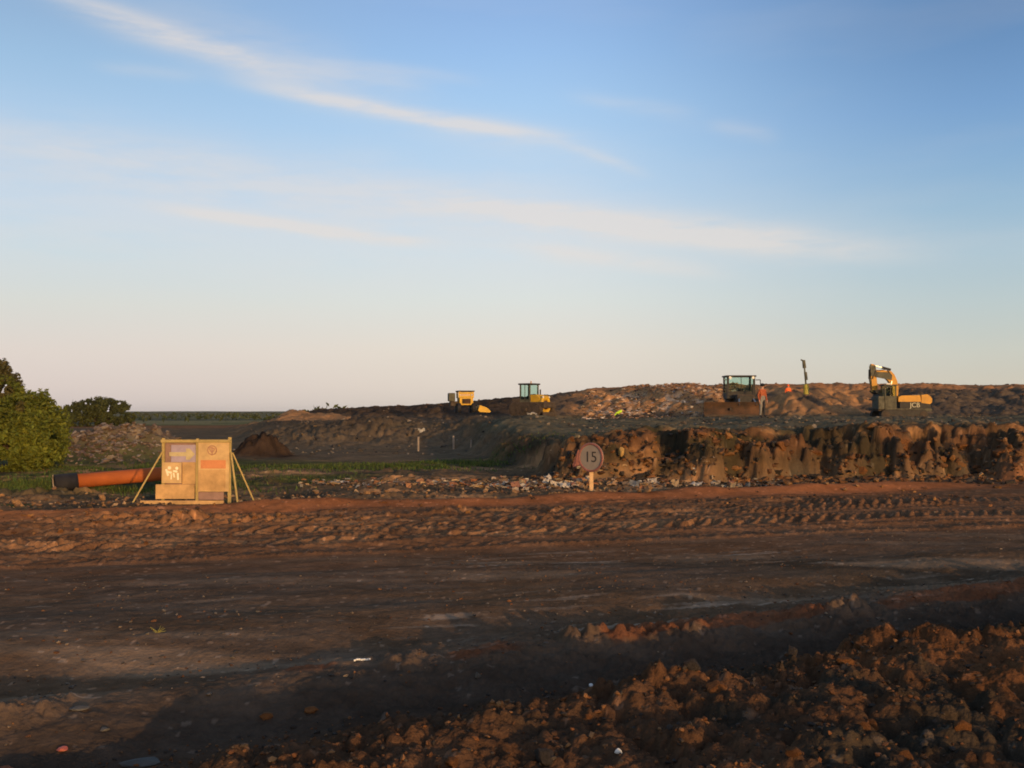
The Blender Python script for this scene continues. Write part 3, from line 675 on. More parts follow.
def f_road(g, n):
    y = g.uniform(5, 20, n); x = g.uniform(-.6, .62, n) * y; m = (y - (6.5 + .52 * x) > .4) & (fbm(x / 1.5, y / 1.0, 400, 3) > -.15); return np.stack([x, y], 1)[m]
scatter('road_grit', 8000, f_road, (.005, .017), m_tone, 22, 'stones and crumbs on the haul road', 'grit', colors=EARTH + [(.22, .16, .11), (.10, .08, .065), (.16, .13, .10)])
def f_pile(g, n):
    k = n // 3; a = np.stack([g.normal(-5.4, 1.5, k), g.normal(15.6, .5, k)], 1); u = g.uniform(-8, 9, n - k); v = 17.1 + g.normal(0, 1.1, n - k); return np.concatenate([a, np.stack([u, v + .36 * u], 1)])
scatter('track_clods', 800, f_pile, (.012, .05), m_tone, 23, 'clods thrown up along the tyre tracks', 'clods', colors=[(.20, .09, .035), (.13, .06, .03), (.07, .04, .026), (.26, .13, .05)])
def f_strip(g, n):
    x = g.uniform(-14, 16, n); v = 20.2 + np.abs(g.normal(0, 1.6, n)); m = fbm(x / 1.6, v / .8, 410, 3) > -.15; return np.stack([x, v + .30 * x], 1)[m]
scatter('broken_stone', 3000, f_strip, (.02, .065), m_tone, 24, 'broken stone and clods in the strip behind the berm', 'rubble', colors=[(.28, .15, .065), (.22, .12, .06), (.10, .07, .045), (.14, .075, .04), (.34, .22, .12), (.05, .04, .035)])
LIT = [(.42, .32, .23), (.40, .26, .13), (.34, .17, .09), (.50, .44, .36), (.22, .15, .10), (.12, .09, .07), (.30, .13, .07)]
def f_lit(g, n):
    k = n // 2; px = np.concatenate([g.normal(530, 34, k), g.uniform(300, 780, n - k)]); y = np.concatenate([g.normal(23.3, .35, k), g.normal(23.6, .5, n - k)]); return np.stack([(px - 512) / F * y, y], 1)
scatter('litter', 1700, f_lit, (.02, .075), m_tone, 25, 'bright scraps of litter and broken boards spilled beside the speed sign', 'litter', 'scrap', LIT)
def f_face(g, n):
    x = g.uniform(.2, 17, n); y = 24.5 + g.normal(0, .6, n); return np.stack([x, y], 1)
scatter('terrace_rubble', 2600, f_face, (.03, .12), m_tone, 26, 'loose rubble on and below the broken terrace face', 'rubble', colors=[(.17, .075, .03), (.10, .048, .024), (.05, .04, .032), (.20, .095, .035), (.035, .028, .022), (.13, .065, .03)])
def f_waste(g, n):
    t = g.uniform(.07, .225, n) ; y = g.uniform(88, 108, n); return np.stack([t * y, y], 1)
scatter('tipped_waste', 2200, f_waste, (.06, .17), m_tone, 27, 'pale mixed rubbish tipped on the far slope', 'waste', 'scrap', [(.5, .36, .28), (.34, .2, .14), (.6, .52, .45), (.2, .12, .08), (.12, .08, .06), (.5, .3, .16)])
def f_mid(g, n):
    t = g.uniform(-.26, .5, n); y = g.uniform(28, 100, n); m = (t > .06) | (y > 40); return np.stack([t * y, y], 1)[m]
scatter('site_debris', 4200, f_mid, (.035, .11), m_tone, 28, 'scattered lumps and scraps over the terrace', 'debris', colors=[(.10, .075, .055), (.06, .05, .042), (.17, .14, .11), (.035, .03, .027), (.16, .11, .06), (.22, .18, .14)])
def f_heap(g, n):
    return np.stack([g.normal(-14.4, 1.5, n), g.normal(35.3, 1.0, n)], 1)
scatter('heap_rubble', 1100, f_heap, (.04, .12), m_tone, 29, 'grey mauve broken rubble heaped beside the bush', 'rubble', colors=[(.14, .10, .085), (.10, .08, .07), (.20, .15, .12), (.13, .08, .05), (.24, .20, .17)])
def f_ridge(g, n):
    t = g.uniform(-.20, .55, n); y = g.uniform(104, 122, n); return np.stack([t * y, y], 1)
scatter('ridge_lumps', 500, f_ridge, (.08, .22), m_tone, 30, 'lumps of clay and waste along the ridge line', 'lumps', colors=[(.10, .06, .04), (.06, .045, .036), (.15, .08, .04)])

# big blocks on the terrace edge, picked out one by one
for px, py, yy, s, lb in ((905, 445, 24.9, .34, 'largest orange clay block near the left half of the right bank'), (740, 447, 24.8, .26, 'orange clay block hanging between two dark hollows of the bank'),
                          (816, 452, 24.7, .30, 'rounded tan clay block in the middle of the bank'), (958, 446, 24.6, .34, 'tall orange clay block right of the dark hollow in the bank'),
                          (1004, 452, 24.7, .34, 'clay block at the right edge of the picture on the bank'), (600, 438, 26.0, .17, 'orange clay block on the bank top above the speed sign'),
                          (780, 445, 24.9, .24, 'pinkish clay block between the dark hollow and the tan block'), (572, 440, 26, .15, 'small reddish block on the bank top left of the speed sign top'),
                          (634, 436, 26.2, .14, 'small ochre block on the bank top right of the speed sign'), (860, 470, 24.2, .2, 'brown block at the foot of the bank under the digging machine')):
    yc = np.arange(22.8, 27.5, .04); hc_ = H(W(px, yc), yc); ok = np.nonzero(hc_ >= ZZ(py + 2, yc))[0]
    yy = float(yc[ok[0]]) + s * .25 if len(ok) else yy
    o = put(rr.choice(clodm), 'clay_block', W(px, yy), yy, s * .9, rr.uniform(0, 6), .3, z=ZZ(py, yy) - s * .42, label=lb, cat='clay block', group='clay blocks in the broken bank')

g_ = random.Random(77)
m_lt = [mat('litter_sheet', c, .6, .2, 6) for c in ((.38, .32, .25), (.30, .18, .09), (.44, .39, .33), (.22, .10, .06), (.14, .14, .14), (.36, .25, .13))]
for i in range(26):
    px = g_.gauss(548, 26) if i < 16 else g_.uniform(600, 760); Yd = g_.gauss(23.2, .35); x = W(px, Yd); w_, h_ = g_.uniform(.12, .28), g_.uniform(.06, .16); mb = MB(); n = 5
    gd = [[mb.b.verts.new(((a / 4 - .5) * w_ + g_.uniform(-.03, .03), (b / 3 - .5) * h_ * .8 + g_.uniform(-.03, .03), (b / 3) * h_ + g_.uniform(-.035, .035))) for b in range(4)] for a in range(5)]
    for a in range(4):
        for b in range(3): mb.b.faces.new((gd[a][b], gd[a + 1][b], gd[a + 1][b + 1], gd[a][b + 1]))
    o = mb.build('litter_sheet', m_lt[i % 6]); md = o.modifiers.new('t', 'SOLIDIFY'); md.thickness = .006; o.location = (x, Yd, Hs(x, Yd) + .01); o.rotation_euler = (g_.uniform(-.5, .3), 0, g_.uniform(-1, 1))
    tag(o, 'crumpled scrap of sheet litter lying in the pale rubbish spill by the speed sign', 'litter', 'sheet litter in the rubbish spill')

# single small things on the ground
def scrap(name, px, py, d, m, label, cat, seed, rz=0, Yd=None, zz_=None):
    Yd = Yd or EYE * F / (py - 412); x = W(px, Yd); mb = MB(); mb.ico((0, 0, d[2] * .35), (d[0] / 2, d[1] / 2, d[2] / 2), 2, .16, seed)
    for k_ in range(6):
        q = Vector((random.Random(seed * 9 + k_).uniform(-1, 1), random.Random(seed * 7 + k_).uniform(-1, 1), random.Random(seed * 5 + k_).uniform(-.2, 1))).normalized()
        for v in mb.b.verts:
            w_ = Vector((v.co.x / d[0] * 2, v.co.y / d[1] * 2, (v.co.z - d[2] * .35) / d[2] * 2)); dd = w_.dot(q)
            if dd > .55: w_ -= (dd - .55) * q; v.co = Vector((w_.x * d[0] / 2, w_.y * d[1] / 2, w_.z * d[2] / 2 + d[2] * .35))
    o = mb.build(name, m); o.location = (x, Yd, (Hs(x, Yd) if zz_ is None else zz_) + .002); o.rotation_euler = (0, 0, rz); return tag(o, label, cat)
m_tanst = mat('pale_stone', (.09, .075, .06), .9, .25, 9); m_grst = mat('grey_stone', (.08, .073, .064), .9, .25, 9); m_pk = mat('red_packet', (.35, .09, .06), .5, .1, 9)
m_yw = mat('yellow_weed', (.22, .20, .05), .8, .2, 9); m_blk = mat('brick_red', (.20, .065, .025), .9, .3, 9)
def strip_thing(name, px, py, ln, w, h, m, label, cat, rz):
    Yd = EYE * F / (py - 412); x = W(px, Yd); mb = MB(); n = 7; pts = []
    for i in range(n):
        u = (i / (n - 1) - .5) * ln; mb.box((u, math.sin(i) * w * .5, h * .5 + abs(math.sin(i * 2)) * h * .3), (ln / n * 1.1, w * (1 - .5 * abs(i - 3) / 3), h), (0, 0, math.cos(i) * .3), bev=h * .2)
    o = mb.build(name, m); o.location = (x, Yd, Hs(x, Yd)); o.rotation_euler = (0, 0, rz); tag(o, label, cat)
strip_thing('plastic_strip', 363, 657, .10, .016, .012, m_white, 'short white plastic strip lying on the haul road', 'litter', .25)
scrap('stone', 478, 665, (.055, .045, .045), m_tanst, 'pale round stone on the road below the white strip', 'stone', 2)
scrap('stone', 82, 700, (.13, .09, .03), m_grst, 'pale flat grey stone near the lower left', 'stone', 3)
scrap('flat_slab', 148, 734, (.27, .13, .045), m_grst, 'long flat grey stone slab half buried at lower left', 'slab', 4)
scrap('stone', 108, 712, (.07, .06, .025), m_grst, 'small grey stone between the flat slab and the grey stone', 'stone', 14)
scrap('stone', 212, 686, (.05, .045, .02), m_tanst, 'pale stone on the dark ground left of the red clods', 'stone', 24)
scrap('stone', 590, 664, (.03, .03, .03), m_white, 'tiny white pebble on the road near the middle', 'stone', 34)
scrap('crumpled_packet', 66, 724, (.07, .05, .035), m_pk, 'crumpled red and white packet at the lower left', 'packet', 5)
scrap('broken_brick', 12, 740, (.14, .08, .05), m_blk, 'broken red brick at the bottom left corner', 'brick', 6)
scrap('red_clod', 312, 692, (.10, .07, .05), m_clod, 'orange clod catching the sun on the lip of the trench', 'clod', 7)
scrap('red_clod', 268, 696, (.09, .07, .055), m_clod, 'smaller orange clod left of the brightest trench clod', 'clod', 17)
scrap('red_clod', 510, 702, (.13, .08, .07), m_clod, 'orange clod in the trench below the middle of the road', 'clod', 18)
scrap('white_rag', 618, 762, (.045, .03, .03), m_white, 'small white rag caught in the near clay bank', 'rag', 8, Yd=4.7)
scrap('bottle_cap', 555, 720, (.035, .035, .04), m_white, 'small pale round cap on the near bank edge', 'cap', 9)
t = empty('weed', (W(160, 7.7), 7.7, Hs(W(160, 7.7), 7.7)), 0, 'tiny yellow weed sprouting from the dark road surface', 'weed')
mb = MB()
for i in range(9):
    a = i * .7; mb.cyl((0, 0, 0), (math.cos(a) * .06, math.sin(a) * .03, .012 + .016 * (i % 3)), .003, .0015, 5)
mb.build('leaf', m_yw, t)
scrap('yellow_sack', 0, 0, (.22, .18, .28), mat('yellow_sack', (.36, .22, .07), .8, .2, 5), 'crumpled ochre sack on the bank right of the speed sign', 'sack', 10, Yd=24.4, zz_=ZZ(455, 24.4)).location.x = W(622, 24.3)
scrap('red_sheet', 0, 0, (.22, .1, .68), mat('red_crumpled_sheet', (.20, .075, .06), .8, .25, 5), 'dull red crumpled sheet standing just behind the speed sign', 'sheet', 11, Yd=24.2, zz_=ZZ(473, 24.2)).location.x = W(577, 24.2)

# ------------------------------------------------------------------ display board
Yb = 18.9; sb = Yb / F; bx = W(196, Yb); bz = Hs(bx, Yb) ; bz0 = ZZ(503.5, Yb)
def bp(px, py): return ((px - 196) * sb, (503.5 - py) * sb)
board = empty('sign_board', (bx, Yb, bz0), R(0), 'plywood site notice board on timber frame propped by struts beside the orange pipe', 'notice board')
def rect(name, x0, y0, x1, y1, dep, th, m, parent=board, bev=.006):
    a, b = bp(x0, y0); c, d = bp(x1, y1); return MB().box(((a + c) / 2, dep + th / 2, (b + d) / 2), (c - a, th, b - d), bev=bev).build(name, m, parent)
# depth: negative y is towards the camera
o = rect('backing_board', 165, 441, 197.2, 486, .02, .018, m_plyd); o['label'] = 'dark red brown backing board'
rect('post', 162.5, 438, 165.2, 504, -.035, .05, m_tim); rect('post', 196.5, 438.5, 199.2, 504, -.035, .05, m_tim); rect('post', 228.6, 437, 231.8, 506, -.035, .05, m_tim)
rect('top_rail', 162.0, 439.4, 231.6, 442.4, -.075, .04, m_tim)
rect('lower_plank', 157.2, 484, 196.0, 498.5, -.062, .022, m_ply)
rect('base_plank', 143, 499.8, 226, 503.6, -.12, .04, m_ply)
rect('plywood_panel', 182.5, 462, 196.3, 484, .0, .016, m_ply)
ar = rect('arrow_sign', 171.5, 444.8, 196.2, 462.0, -.01, .012, m_lilac, bev=.003); ar['label'] = 'faded lilac sign with a cream arrow pointing right'
s_ = bp(169.8, 454); e_ = bp(195.4, 454); hx_ = bp(186.5, 454)[0]; w_ = 2.0 * sb; hh = 5.6 * sb
MB().prism([(s_[0], s_[1] - w_), (hx_, s_[1] - w_), (hx_, s_[1] - hh), (bp(190, 0)[0], s_[1] - hh), (e_[0], s_[1]), (bp(190, 0)[0], s_[1] + hh), (hx_, s_[1] + hh), (hx_, s_[1] + w_), (s_[0], s_[1] + w_)], -.018, -.011).build('arrow', m_cream, ar)
po = rect('poster', 163.2, 462.2, 182.6, 482.8, -.045, .008, m_ply2, bev=.002); po['label'] = 'square tan poster with pale figures'
pale = mat('pale_print', (.86, .72, .52), .6, .08, 5)
def disc(mb, px, py, rx, rz, y0, y1, n=14):
    c = bp(px, py); mb.prism([(c[0] + rx * sb * math.cos(i * 6.2832 / n), c[1] + rz * sb * math.sin(i * 6.2832 / n)) for i in range(n)], y0, y1)
mb = MB(); disc(mb, 170.6, 467.6, 1.7, 1.7, -.050, -.0455); disc(mb, 178, 468, 1.5, 1.6, -.050, -.0455)
for q in ((168.4, 470, 2, 7), (171, 471.4, 4.2, 2), (176.5, 470.4, 4.2, 2), (179.2, 474, 1.8, 7), (175.2, 473.5, 1.4, 4.5), (172.6, 475, 1.2, 5)):
    c = bp(q[0], q[1]); mb.box((c[0], -.0478 - .0001 * q[0] % .001, c[1] - q[3] * sb * .3), (q[2] * sb, .004, q[3] * sb), (0, .3 * math.sin(q[0]), 0))
mb.build('printed_figures', pale, po)
rp_ = rect('cream_panel', 199.4, 440.3, 230.2, 491.2, -.058, .014, m_ply2, bev=.003); rp_['label'] = 'tall cream panel with round emblem and red stripe'
rect('panel_lower_half', 199.6, 469.6, 226.6, 490.6, -.064, .005, m_ply, rp_, .001)
o = rect('red_stripe', 202, 459.8, 227, 468.2, -.063, .004, m_red, rp_, .001)
mb = MB(); c = bp(213.2, 450); mb.ring((c[0], -.0595, c[1]), 'y', 4.4 * sb, .5 * sb, 24, 5)
mb.box((c[0], -.0605, c[1] - 1 * sb), (1.1 * sb, .004, 8.5 * sb)); mb.box((c[0], -.0608, c[1] + 2.2 * sb), (5 * sb, .004, 1.2 * sb), (0, .25, 0))
mb.box((c[0] + 1.6 * sb, -.0612, c[1] - .2 * sb), (1.0 * sb, .004, 4.6 * sb), (0, .5, 0)); mb.box((c[0] - 1.6 * sb, -.0602, c[1] - .2 * sb), (1.0 * sb, .004, 4.6 * sb), (0, -.5, 0)); mb.build('round_emblem', m_brown, rp_)
rect('kick_panel', 199.4, 491.6, 224.6, 499.5, -.03, .014, m_plyd)
def strut(a, b, ya, yb, w=.034):
    a, b = bp(*a), bp(*b); p, q = Vector((a[0], ya, a[1])), Vector((b[0], yb, b[1])); mb = MB(); mb.box((0, 0, 0), (w, w * .8, (q - p).length), bev=.004)
    o = mb.build('strut', m_tim, board); o.location = (p + q) / 2; o.rotation_euler = (q - p).to_track_quat('Z', 'Y').to_euler()
strut((163.6, 451), (136, 507), -.04, -.30); strut((231.8, 452), (245, 507), -.05, -.42); strut((232.2, 452.5), (254, 506), .03, .18); strut((163.8, 452), (150, 500), .03, .75)

# ------------------------------------------------------------------ pipe
Yp = 21.3; p0 = Vector((W(77, Yp), Yp, ZZ(480.8, Yp))); p1 = Vector((W(163, Yp - .2), Yp + .9, ZZ(474.6, Yp)))
dv_ = (p1 - p0).normalized(); rad = 7.2 * Yp / F
pipe = empty('pipe', p0, 0, 'orange pipe with a black open collar lying on grass left of the notice board', 'pipe')
def tube(mb, a, b, r0, r1, ri, seg=24):
    a, b = Vector(a), Vector(b); q = (b - a).to_track_quat('Z', 'Y').to_matrix(); rows = []
    for P, r in ((a, r0), (b, r1), (b, ri), (a, ri)):
        rows.append([mb.b.verts.new(P + q @ Vector((r * math.cos(i * 6.28318 / seg), r * math.sin(i * 6.28318 / seg), 0))) for i in range(seg)])
    for k in range(4):
        for i in range(seg): mb.b.faces.new((rows[k][i], rows[k][(i + 1) % seg], rows[(k + 1) % 4][(i + 1) % seg], rows[(k + 1) % 4][i]))
    return mb
tube(MB(), (0, 0, 0), p1 - p0, rad, rad * .98, rad * .9).build('pipe_barrel', m_pipe, pipe, True)
mb = MB(); cdir = Vector((W(60, Yp) - p0.x, -.22, ZZ(483, Yp) - p0.z))
tube(mb, cdir * -.05, cdir, rad * 1.12, rad * 1.28, rad * 1.02); mb.build('collar', m_black, pipe, True)
mb = MB(); q_ = cdir.to_track_quat('Z', 'Y').to_matrix()
for i in range(12):
    a0, a1 = 1.9 + i * .2, 2.1 + i * .2
    mb.cyl(cdir * 1.0 + q_ @ Vector((math.cos(a0), math.sin(a0), 0)) * rad * 1.2, cdir * 1.0 + q_ @ Vector((math.cos(a1), math.sin(a1), 0)) * rad * 1.2, .022, seg=6)
mb.build('muddy_rim', mat('rim_mud', (.3, .24, .19), .9, .2, 8), pipe)

# ------------------------------------------------------------------ 15 speed sign
Ys = 21.9; ss_ = Ys / F; sx0 = W(591.3, Ys)
sg = empty('speed_limit_sign', (sx0, Ys, ZZ(491, Ys)), 0, 'round weathered speed limit sign reading 15 on a short wooden post', 'sign')
MB().box((0, .03, (491 - 462) / 2 * ss_ - .05), (.085, .05, (491 - 455) * ss_), bev=.006).build('post', m_wood, sg)
dh = empty('sign_face_mount', (0, 0, 0)) if False else None
Rr = 14.8 * ss_; zc = (491 - 457.3) * ss_; yaw = R(-36)
def disc_obj(name, r, th, y, m, parent, n=40):
    mb = MB(); mb.cyl((0, y - th / 2, 0), (0, y + th / 2, 0), r, r, n); return mb.build(name, m, parent)
face = disc_obj('sign_face', Rr, .012, -.02, m_sign, sg); face.location = (0, 0, zc); face.rotation_euler = (0, 0, yaw)
MB().ring((0, -.0265, 0), 'y', Rr * .915, Rr * .075, 40, 6).build('red_ring', m_sred, face)
text('number_15', '15', .33, mat('sign_black', (.035, .032, .032), .7, .1, 5), face, (0, -.029, 0), (R(90), 0, 0), .0015)
# posts and birds of rag in the middle distance
def post(px, py0, py1, Yd, label, r=.045, lean=0):
    x = W(px, Yd); zb = Hs(x, Yd); mb = MB(); mb.cyl((0, 0, -.3), (lean, 0, max(.3, ZZ(py0, Yd) - zb)), r * 1.1, r, 10); mb.ico((lean, 0, max(.3, ZZ(py0, Yd) - zb)), (r * 1.15, r * 1.15, r * .5), 1)
    o = mb.build('wooden_post', mat('grey_post', (.26, .21, .17), .85, .2, 6)); o.location = (x, Yd, zb); tag(o, label, 'post')
post(418.3, 437, 452, 43, 'short pale wooden post below the white rag')
post(453.5, 436, 448, 44, 'short pale post right of the post with the white rag')
post(470.5, 447, 457, 41, 'dull thin post, rightmost of the three low posts', .03, .03)
def rag(px, py, Yd, w, h, seed, label):
    x = W(px, Yd); mb = MB(); rr_ = random.Random(seed)
    n = 7
    g0 = [[mb.b.verts.new(((i / (n - 1) - .5) * w + rr_.uniform(-.1, .1) * w, rr_.uniform(-.12, .12) * w, ((j / 4) - .5) * h * (1 - .35 * abs(i - 3) / 3) + math.sin(i * 1.4 + seed) * h * .3)) for j in range(5)] for i in range(n)]
    for i in range(n - 1):
        for j in range(4): mb.b.faces.new((g0[i][j], g0[i + 1][j], g0[i + 1][j + 1], g0[i][j + 1]))
    o = mb.build('plastic_rag', mat('dull_plastic', (.38, .36, .33), .6, .15, 5)); sm = o.modifiers.new('thick', 'SOLIDIFY'); sm.thickness = .012
    o.location = (x, Yd, ZZ(py, Yd)); tag(o, label, 'rag'); return o
rag(421.5, 430, 43, .30, .14, 1, 'torn white plastic rag hanging at the top of the left post')
rag(501.5, 442.5, 42, .16, .28, 2, 'pale crumpled plastic bag on the slope right of the low posts')
rag(532, 413.5, 60, .55, .12, 3, 'long pale sheet lying below the green windowed bulldozer')
rag(545.5, 422, 62, .3, .12, 4, 'small pale sheet on the terrace right of the long pale sheet')
for px, Yd in ((421.5, 43),):                                    # stub that carries the rag
    pass

# ------------------------------------------------------------------ machines
def lay(px, Yd, pyb, name, label, cat, rz=0, s=1):
    return empty(name, (W(px, Yd), Yd, ZZ(pyb, Yd)), rz, label, cat, scale=s)
def track(parent, x0, x1, y, w, h, m=m_dk):
    """one crawler: belt with shoes, plus rollers"""
    mb = MB(); r = h / 2; pts = []
    n = 9
    for i in range(n + 1): a = math.pi / 2 - math.pi * i / n; pts.append((x1 - r + r * math.cos(a), r + r * math.sin(a)))
    for i in range(n + 1): a = -math.pi / 2 - math.pi * i / n; pts.append((x0 + r + r * math.cos(a), r + r * math.sin(a)))
    mb.prism(pts, y - w / 2, y + w / 2)
    tr = mb.build('track', m, parent)
    k = 0; per = []
    for i in range(len(pts)):
        a, b = Vector(pts[i]), Vector(pts[(i + 1) % len(pts)]); L_ = (b - a).length; m_ = max(1, int(L_ / .2))
        for j in range(m_): per.append((a.lerp(b, (j + .5) / m_), math.atan2(b.y - a.y, b.x - a.x)))
    mb = MB()
    for p, a in per: mb.box((p.x, y, p.y), (.05, w * 1.04, .09), (0, -a, 0))
    tag(mb.build('track_shoes', m_mud, tr), kind='stuff')
    mb = MB()
    for i in range(6): xx = x0 + r + (x1 - x0 - 2 * r) * i / 5; mb.cyl((xx, y - w / 2 - .03, r * (.62 if 0 < i < 5 else 1)), (xx, y + w / 2 + .03, r * (.62 if 0 < i < 5 else 1)), r * (.42 if 0 < i < 5 else .75), seg=14)
    mb.build('rollers', m_mud, tr)
    return tr
def cab(parent, x0, x1, y0, y1, z0, z1, mf, roof_m=None, win=.42, post_w=.07):
    """framed cab: base panels, corner posts, panes, roof"""
    zs = z0 + (z1 - z0) * win; mb = MB(); mb.box(((x0 + x1) / 2, (y0 + y1) / 2, (z0 + zs) / 2), (x1 - x0, y1 - y0, zs - z0), bev=.03)
    c = mb.build('cab', mf, parent)
    for x in (x0 + post_w / 2, x1 - post_w / 2):
        for y in (y0 + post_w / 2, y1 - post_w / 2): MB().box((x, y, (zs + z1) / 2), (post_w, post_w, z1 - zs)).build('window_post', mf, c)
    MB().box(((x0 + x1) / 2, y0 + .02, (zs + z1) / 2), (.05, .03, z1 - zs)).build('window_post', mf, c)
    MB().box(((x0 + x1) / 2, y0 + post_w / 2, zs + .03), (x1 - x0, post_w * 1.1, .06)).build('window_sill', mf, c)
    MB().box(((x0 + x1) / 2, (y0 + y1) / 2, z1 + .05), (x1 - x0 + .2, y1 - y0 + .2, .13), bev=.04).build('roof', roof_m or mf, c)
    for yy in (y0 + .035, y1 - .035): MB().box(((x0 + x1) / 2, yy, (zs + z1) / 2), (x1 - x0 - 2 * post_w, .012, z1 - zs - .06)).build('window_pane', m_glass, c)
    for xx in (x0 + .035, x1 - .035): MB().box((xx, (y0 + y1) / 2, (zs + z1) / 2), (.012, y1 - y0 - 2 * post_w, z1 - zs - .06)).build('window_pane', m_glass, c)
    MB().box(((x0 + x1) / 2 + .1, (y0 + y1) / 2, zs + .12), (.45, .45, .5), bev=.08).build('seat', m_dk, c)
    return c

# excavator, side on, boom folded to the left
sE = 85 / F
ex = lay(902.3, 85, 419.5, 'excavator', 'yellow and black tracked excavator with its boom folded over the cab', 'excavator', R(0), .955)
def e(px, py): return ((px - 904) * sE, (419.5 - py) * sE)
track(ex, -2.35, 1.75, -1.15, .55, .85); track(ex, -2.35, 1.75, 1.15, .55, .85)
MB().box((-.3, 0, .62), (2.4, 1.8, .4), bev=.05).build('undercarriage', m_dk, ex); MB().cyl((-.3, 0, .8), (-.3, 0, 1.02), .85, seg=24).build('slew_ring', m_dk, ex)
a, b = e(893, 411), e(928.8, 408)
MB().box(((a[0] + b[0]) / 2, 0, (a[1] + b[1]) / 2), (b[0] - a[0], 2.6, b[1] - a[1]), bev=.03).build('deck', m_gry, ex)
a, b = e(896, 408), e(927.8, 401)
sp = MB().box(((a[0] + b[0]) / 2, 0, (a[1] + b[1]) / 2), (b[0] - a[0], 2.56, b[1] - a[1]), bev=.02).build('side_panel', m_dk, ex)
sp['label'] = 'black side panel with white lettering'
text('lettering', 'JCB', .58, mat('letter_white', (.42, .40, .30), .5, .05, 5), sp, (e(911.5, 0)[0], -1.287, e(0, 404.6)[1]), (R(90), 0, 0), .006, 1.0)
pts = [e(894.5, 401), e(894.5, 396.4), e(898, 394.6), e(917, 394.2), e(918, 401)]
hd = MB().prism(pts, -1.28, 1.28).build('engine_hood', m_ora, ex)
pts = [e(918.2, 402.2), e(918.2, 393.9), e(924, 393.2), e(927, 395), e(929.3, 398), e(929, 401.8), e(927, 403.4)]
cw = MB().prism(pts, -1.31, 1.31).build('counterweight', m_ora, ex); cw['label'] = 'rounded yellow counterweight at the rear'
mb = MB(); c_ = e(924, 393)
mb.cyl((e(921, 0)[0], -.5, c_[1] - .1), (e(921, 0)[0], -.5, c_[1] + .22), .06, seg=10); mb.build('exhaust', m_dk, ex)
# cab at the near left corner
a, b = e(880.5, 409.5), e(892.5, 384.5)
cab(ex, a[0], b[0], -1.3, -.3, a[1], b[1], m_gry, win=.55, post_w=.08)
MB().box((e(876.5, 0)[0], -.6, e(0, 402)[1]), (.55, 1.6, 1.15), bev=.06).build('front_guard', m_gry, ex)
MB().box((e(884, 0)[0], 0, e(0, 409)[1]), (1.7, 2.4, .25), bev=.03).build('walkway', m_mud, ex)
# boom: root by the cab, elbow high, then forward
def beam(pts, w, name, m, parent, y0=0):
    """box beam along a side profile given as top and bottom outlines"""
    return MB().prism(pts, y0 - w / 2, y0 + w / 2).build(name, m, parent)
bo_ = boom_ = beam([e(899.5, 395), e(900.4, 387), e(899, 379), e(896.2, 372.5), e(892.8, 368.8), e(889, 368.2), e(875, 367.2), e(872, 369), e(873, 373), e(886, 375.5), e(890, 379), e(893, 386), e(894, 395)], .42, 'boom', m_ora, ex, .15)
st = beam([e(872.4, 361.2), e(875.6, 361.8), e(876.8, 367), e(878.6, 386), e(877.2, 391.2), e(873.2, 390.6), e(871.6, 372), e(871.2, 364)], .34, 'stick', m_ora, ex, .15)
beam([e(876, 369.4), e(889, 370), e(893.5, 373), e(893, 378), e(886, 377), e(876, 375)], .06, 'boom_shade_plate', m_gry, boom_, -.1)  # thin grey sheet painting the shaded near side of the boom
beam([e(871.0, 362.5), e(876.4, 363), e(877.4, 374), e(871.2, 374)], .08, 'stick_shade_plate', m_gry, st, -.06)  # grey sheet that puts shade on the upper stick as colour
mb = MB(); p = e(893, 370.2); q = e(884, 366.2); r = e(875.2, 362.6)
mb.cyl((p[0], .15, p[1] + .25), (q[0], .15, q[1] + .12), .11, seg=12); c_ = mb.build('stick_cylinder', m_dk, ex); MB().cyl((q[0], .15, q[1] + .12), (r[0], .15, r[1]), .055, seg=10).build('piston_rod', m_steel, c_)
for yy in (-.14, .44):
    mb = MB(); p = e(889, 397); q = e(891, 386); r = e(893, 379); mb.cyl((p[0], yy, p[1]), (q[0], yy, q[1]), .10, seg=12); c_ = mb.build('boom_cylinder', m_dk, ex); MB().cyl((q[0], yy, q[1]), (r[0], yy, r[1]), .05, seg=10).build('piston_rod', m_steel, c_)
mb = MB(); p = e(872.2, 367); q = e(872, 377); mb.cyl((p[0] - .12, .15, p[1]), (q[0] - .12, .15, q[1]), .085, seg=10); mb.cyl((q[0] - .12, .15, q[1]), (e(874, 388)[0] - .14, .15, e(0, 388)[1]), .045, seg=8); mb.build('bucket_cylinder', m_dk, ex)
bk = [e(873.2, 389), e(878.6, 388.6), e(881, 391.5), e(880.8, 396), e(877, 399), e(873.6, 398.5), e(876.5, 396), e(877.5, 393), e(875, 391.6)]
bu = MB().prism(bk, -.55, .85).build('bucket', m_dk, ex)
for i in range(5): MB().prism([(e(873.6, 0)[0], e(0, 398.6)[1]), (e(871.8, 0)[0], e(0, 399.6)[1]), (e(873.6, 0)[0], e(0, 397.6)[1])], -.5 + i * .3, -.4 + i * .3).build('bucket_tooth', m_mud, bu)

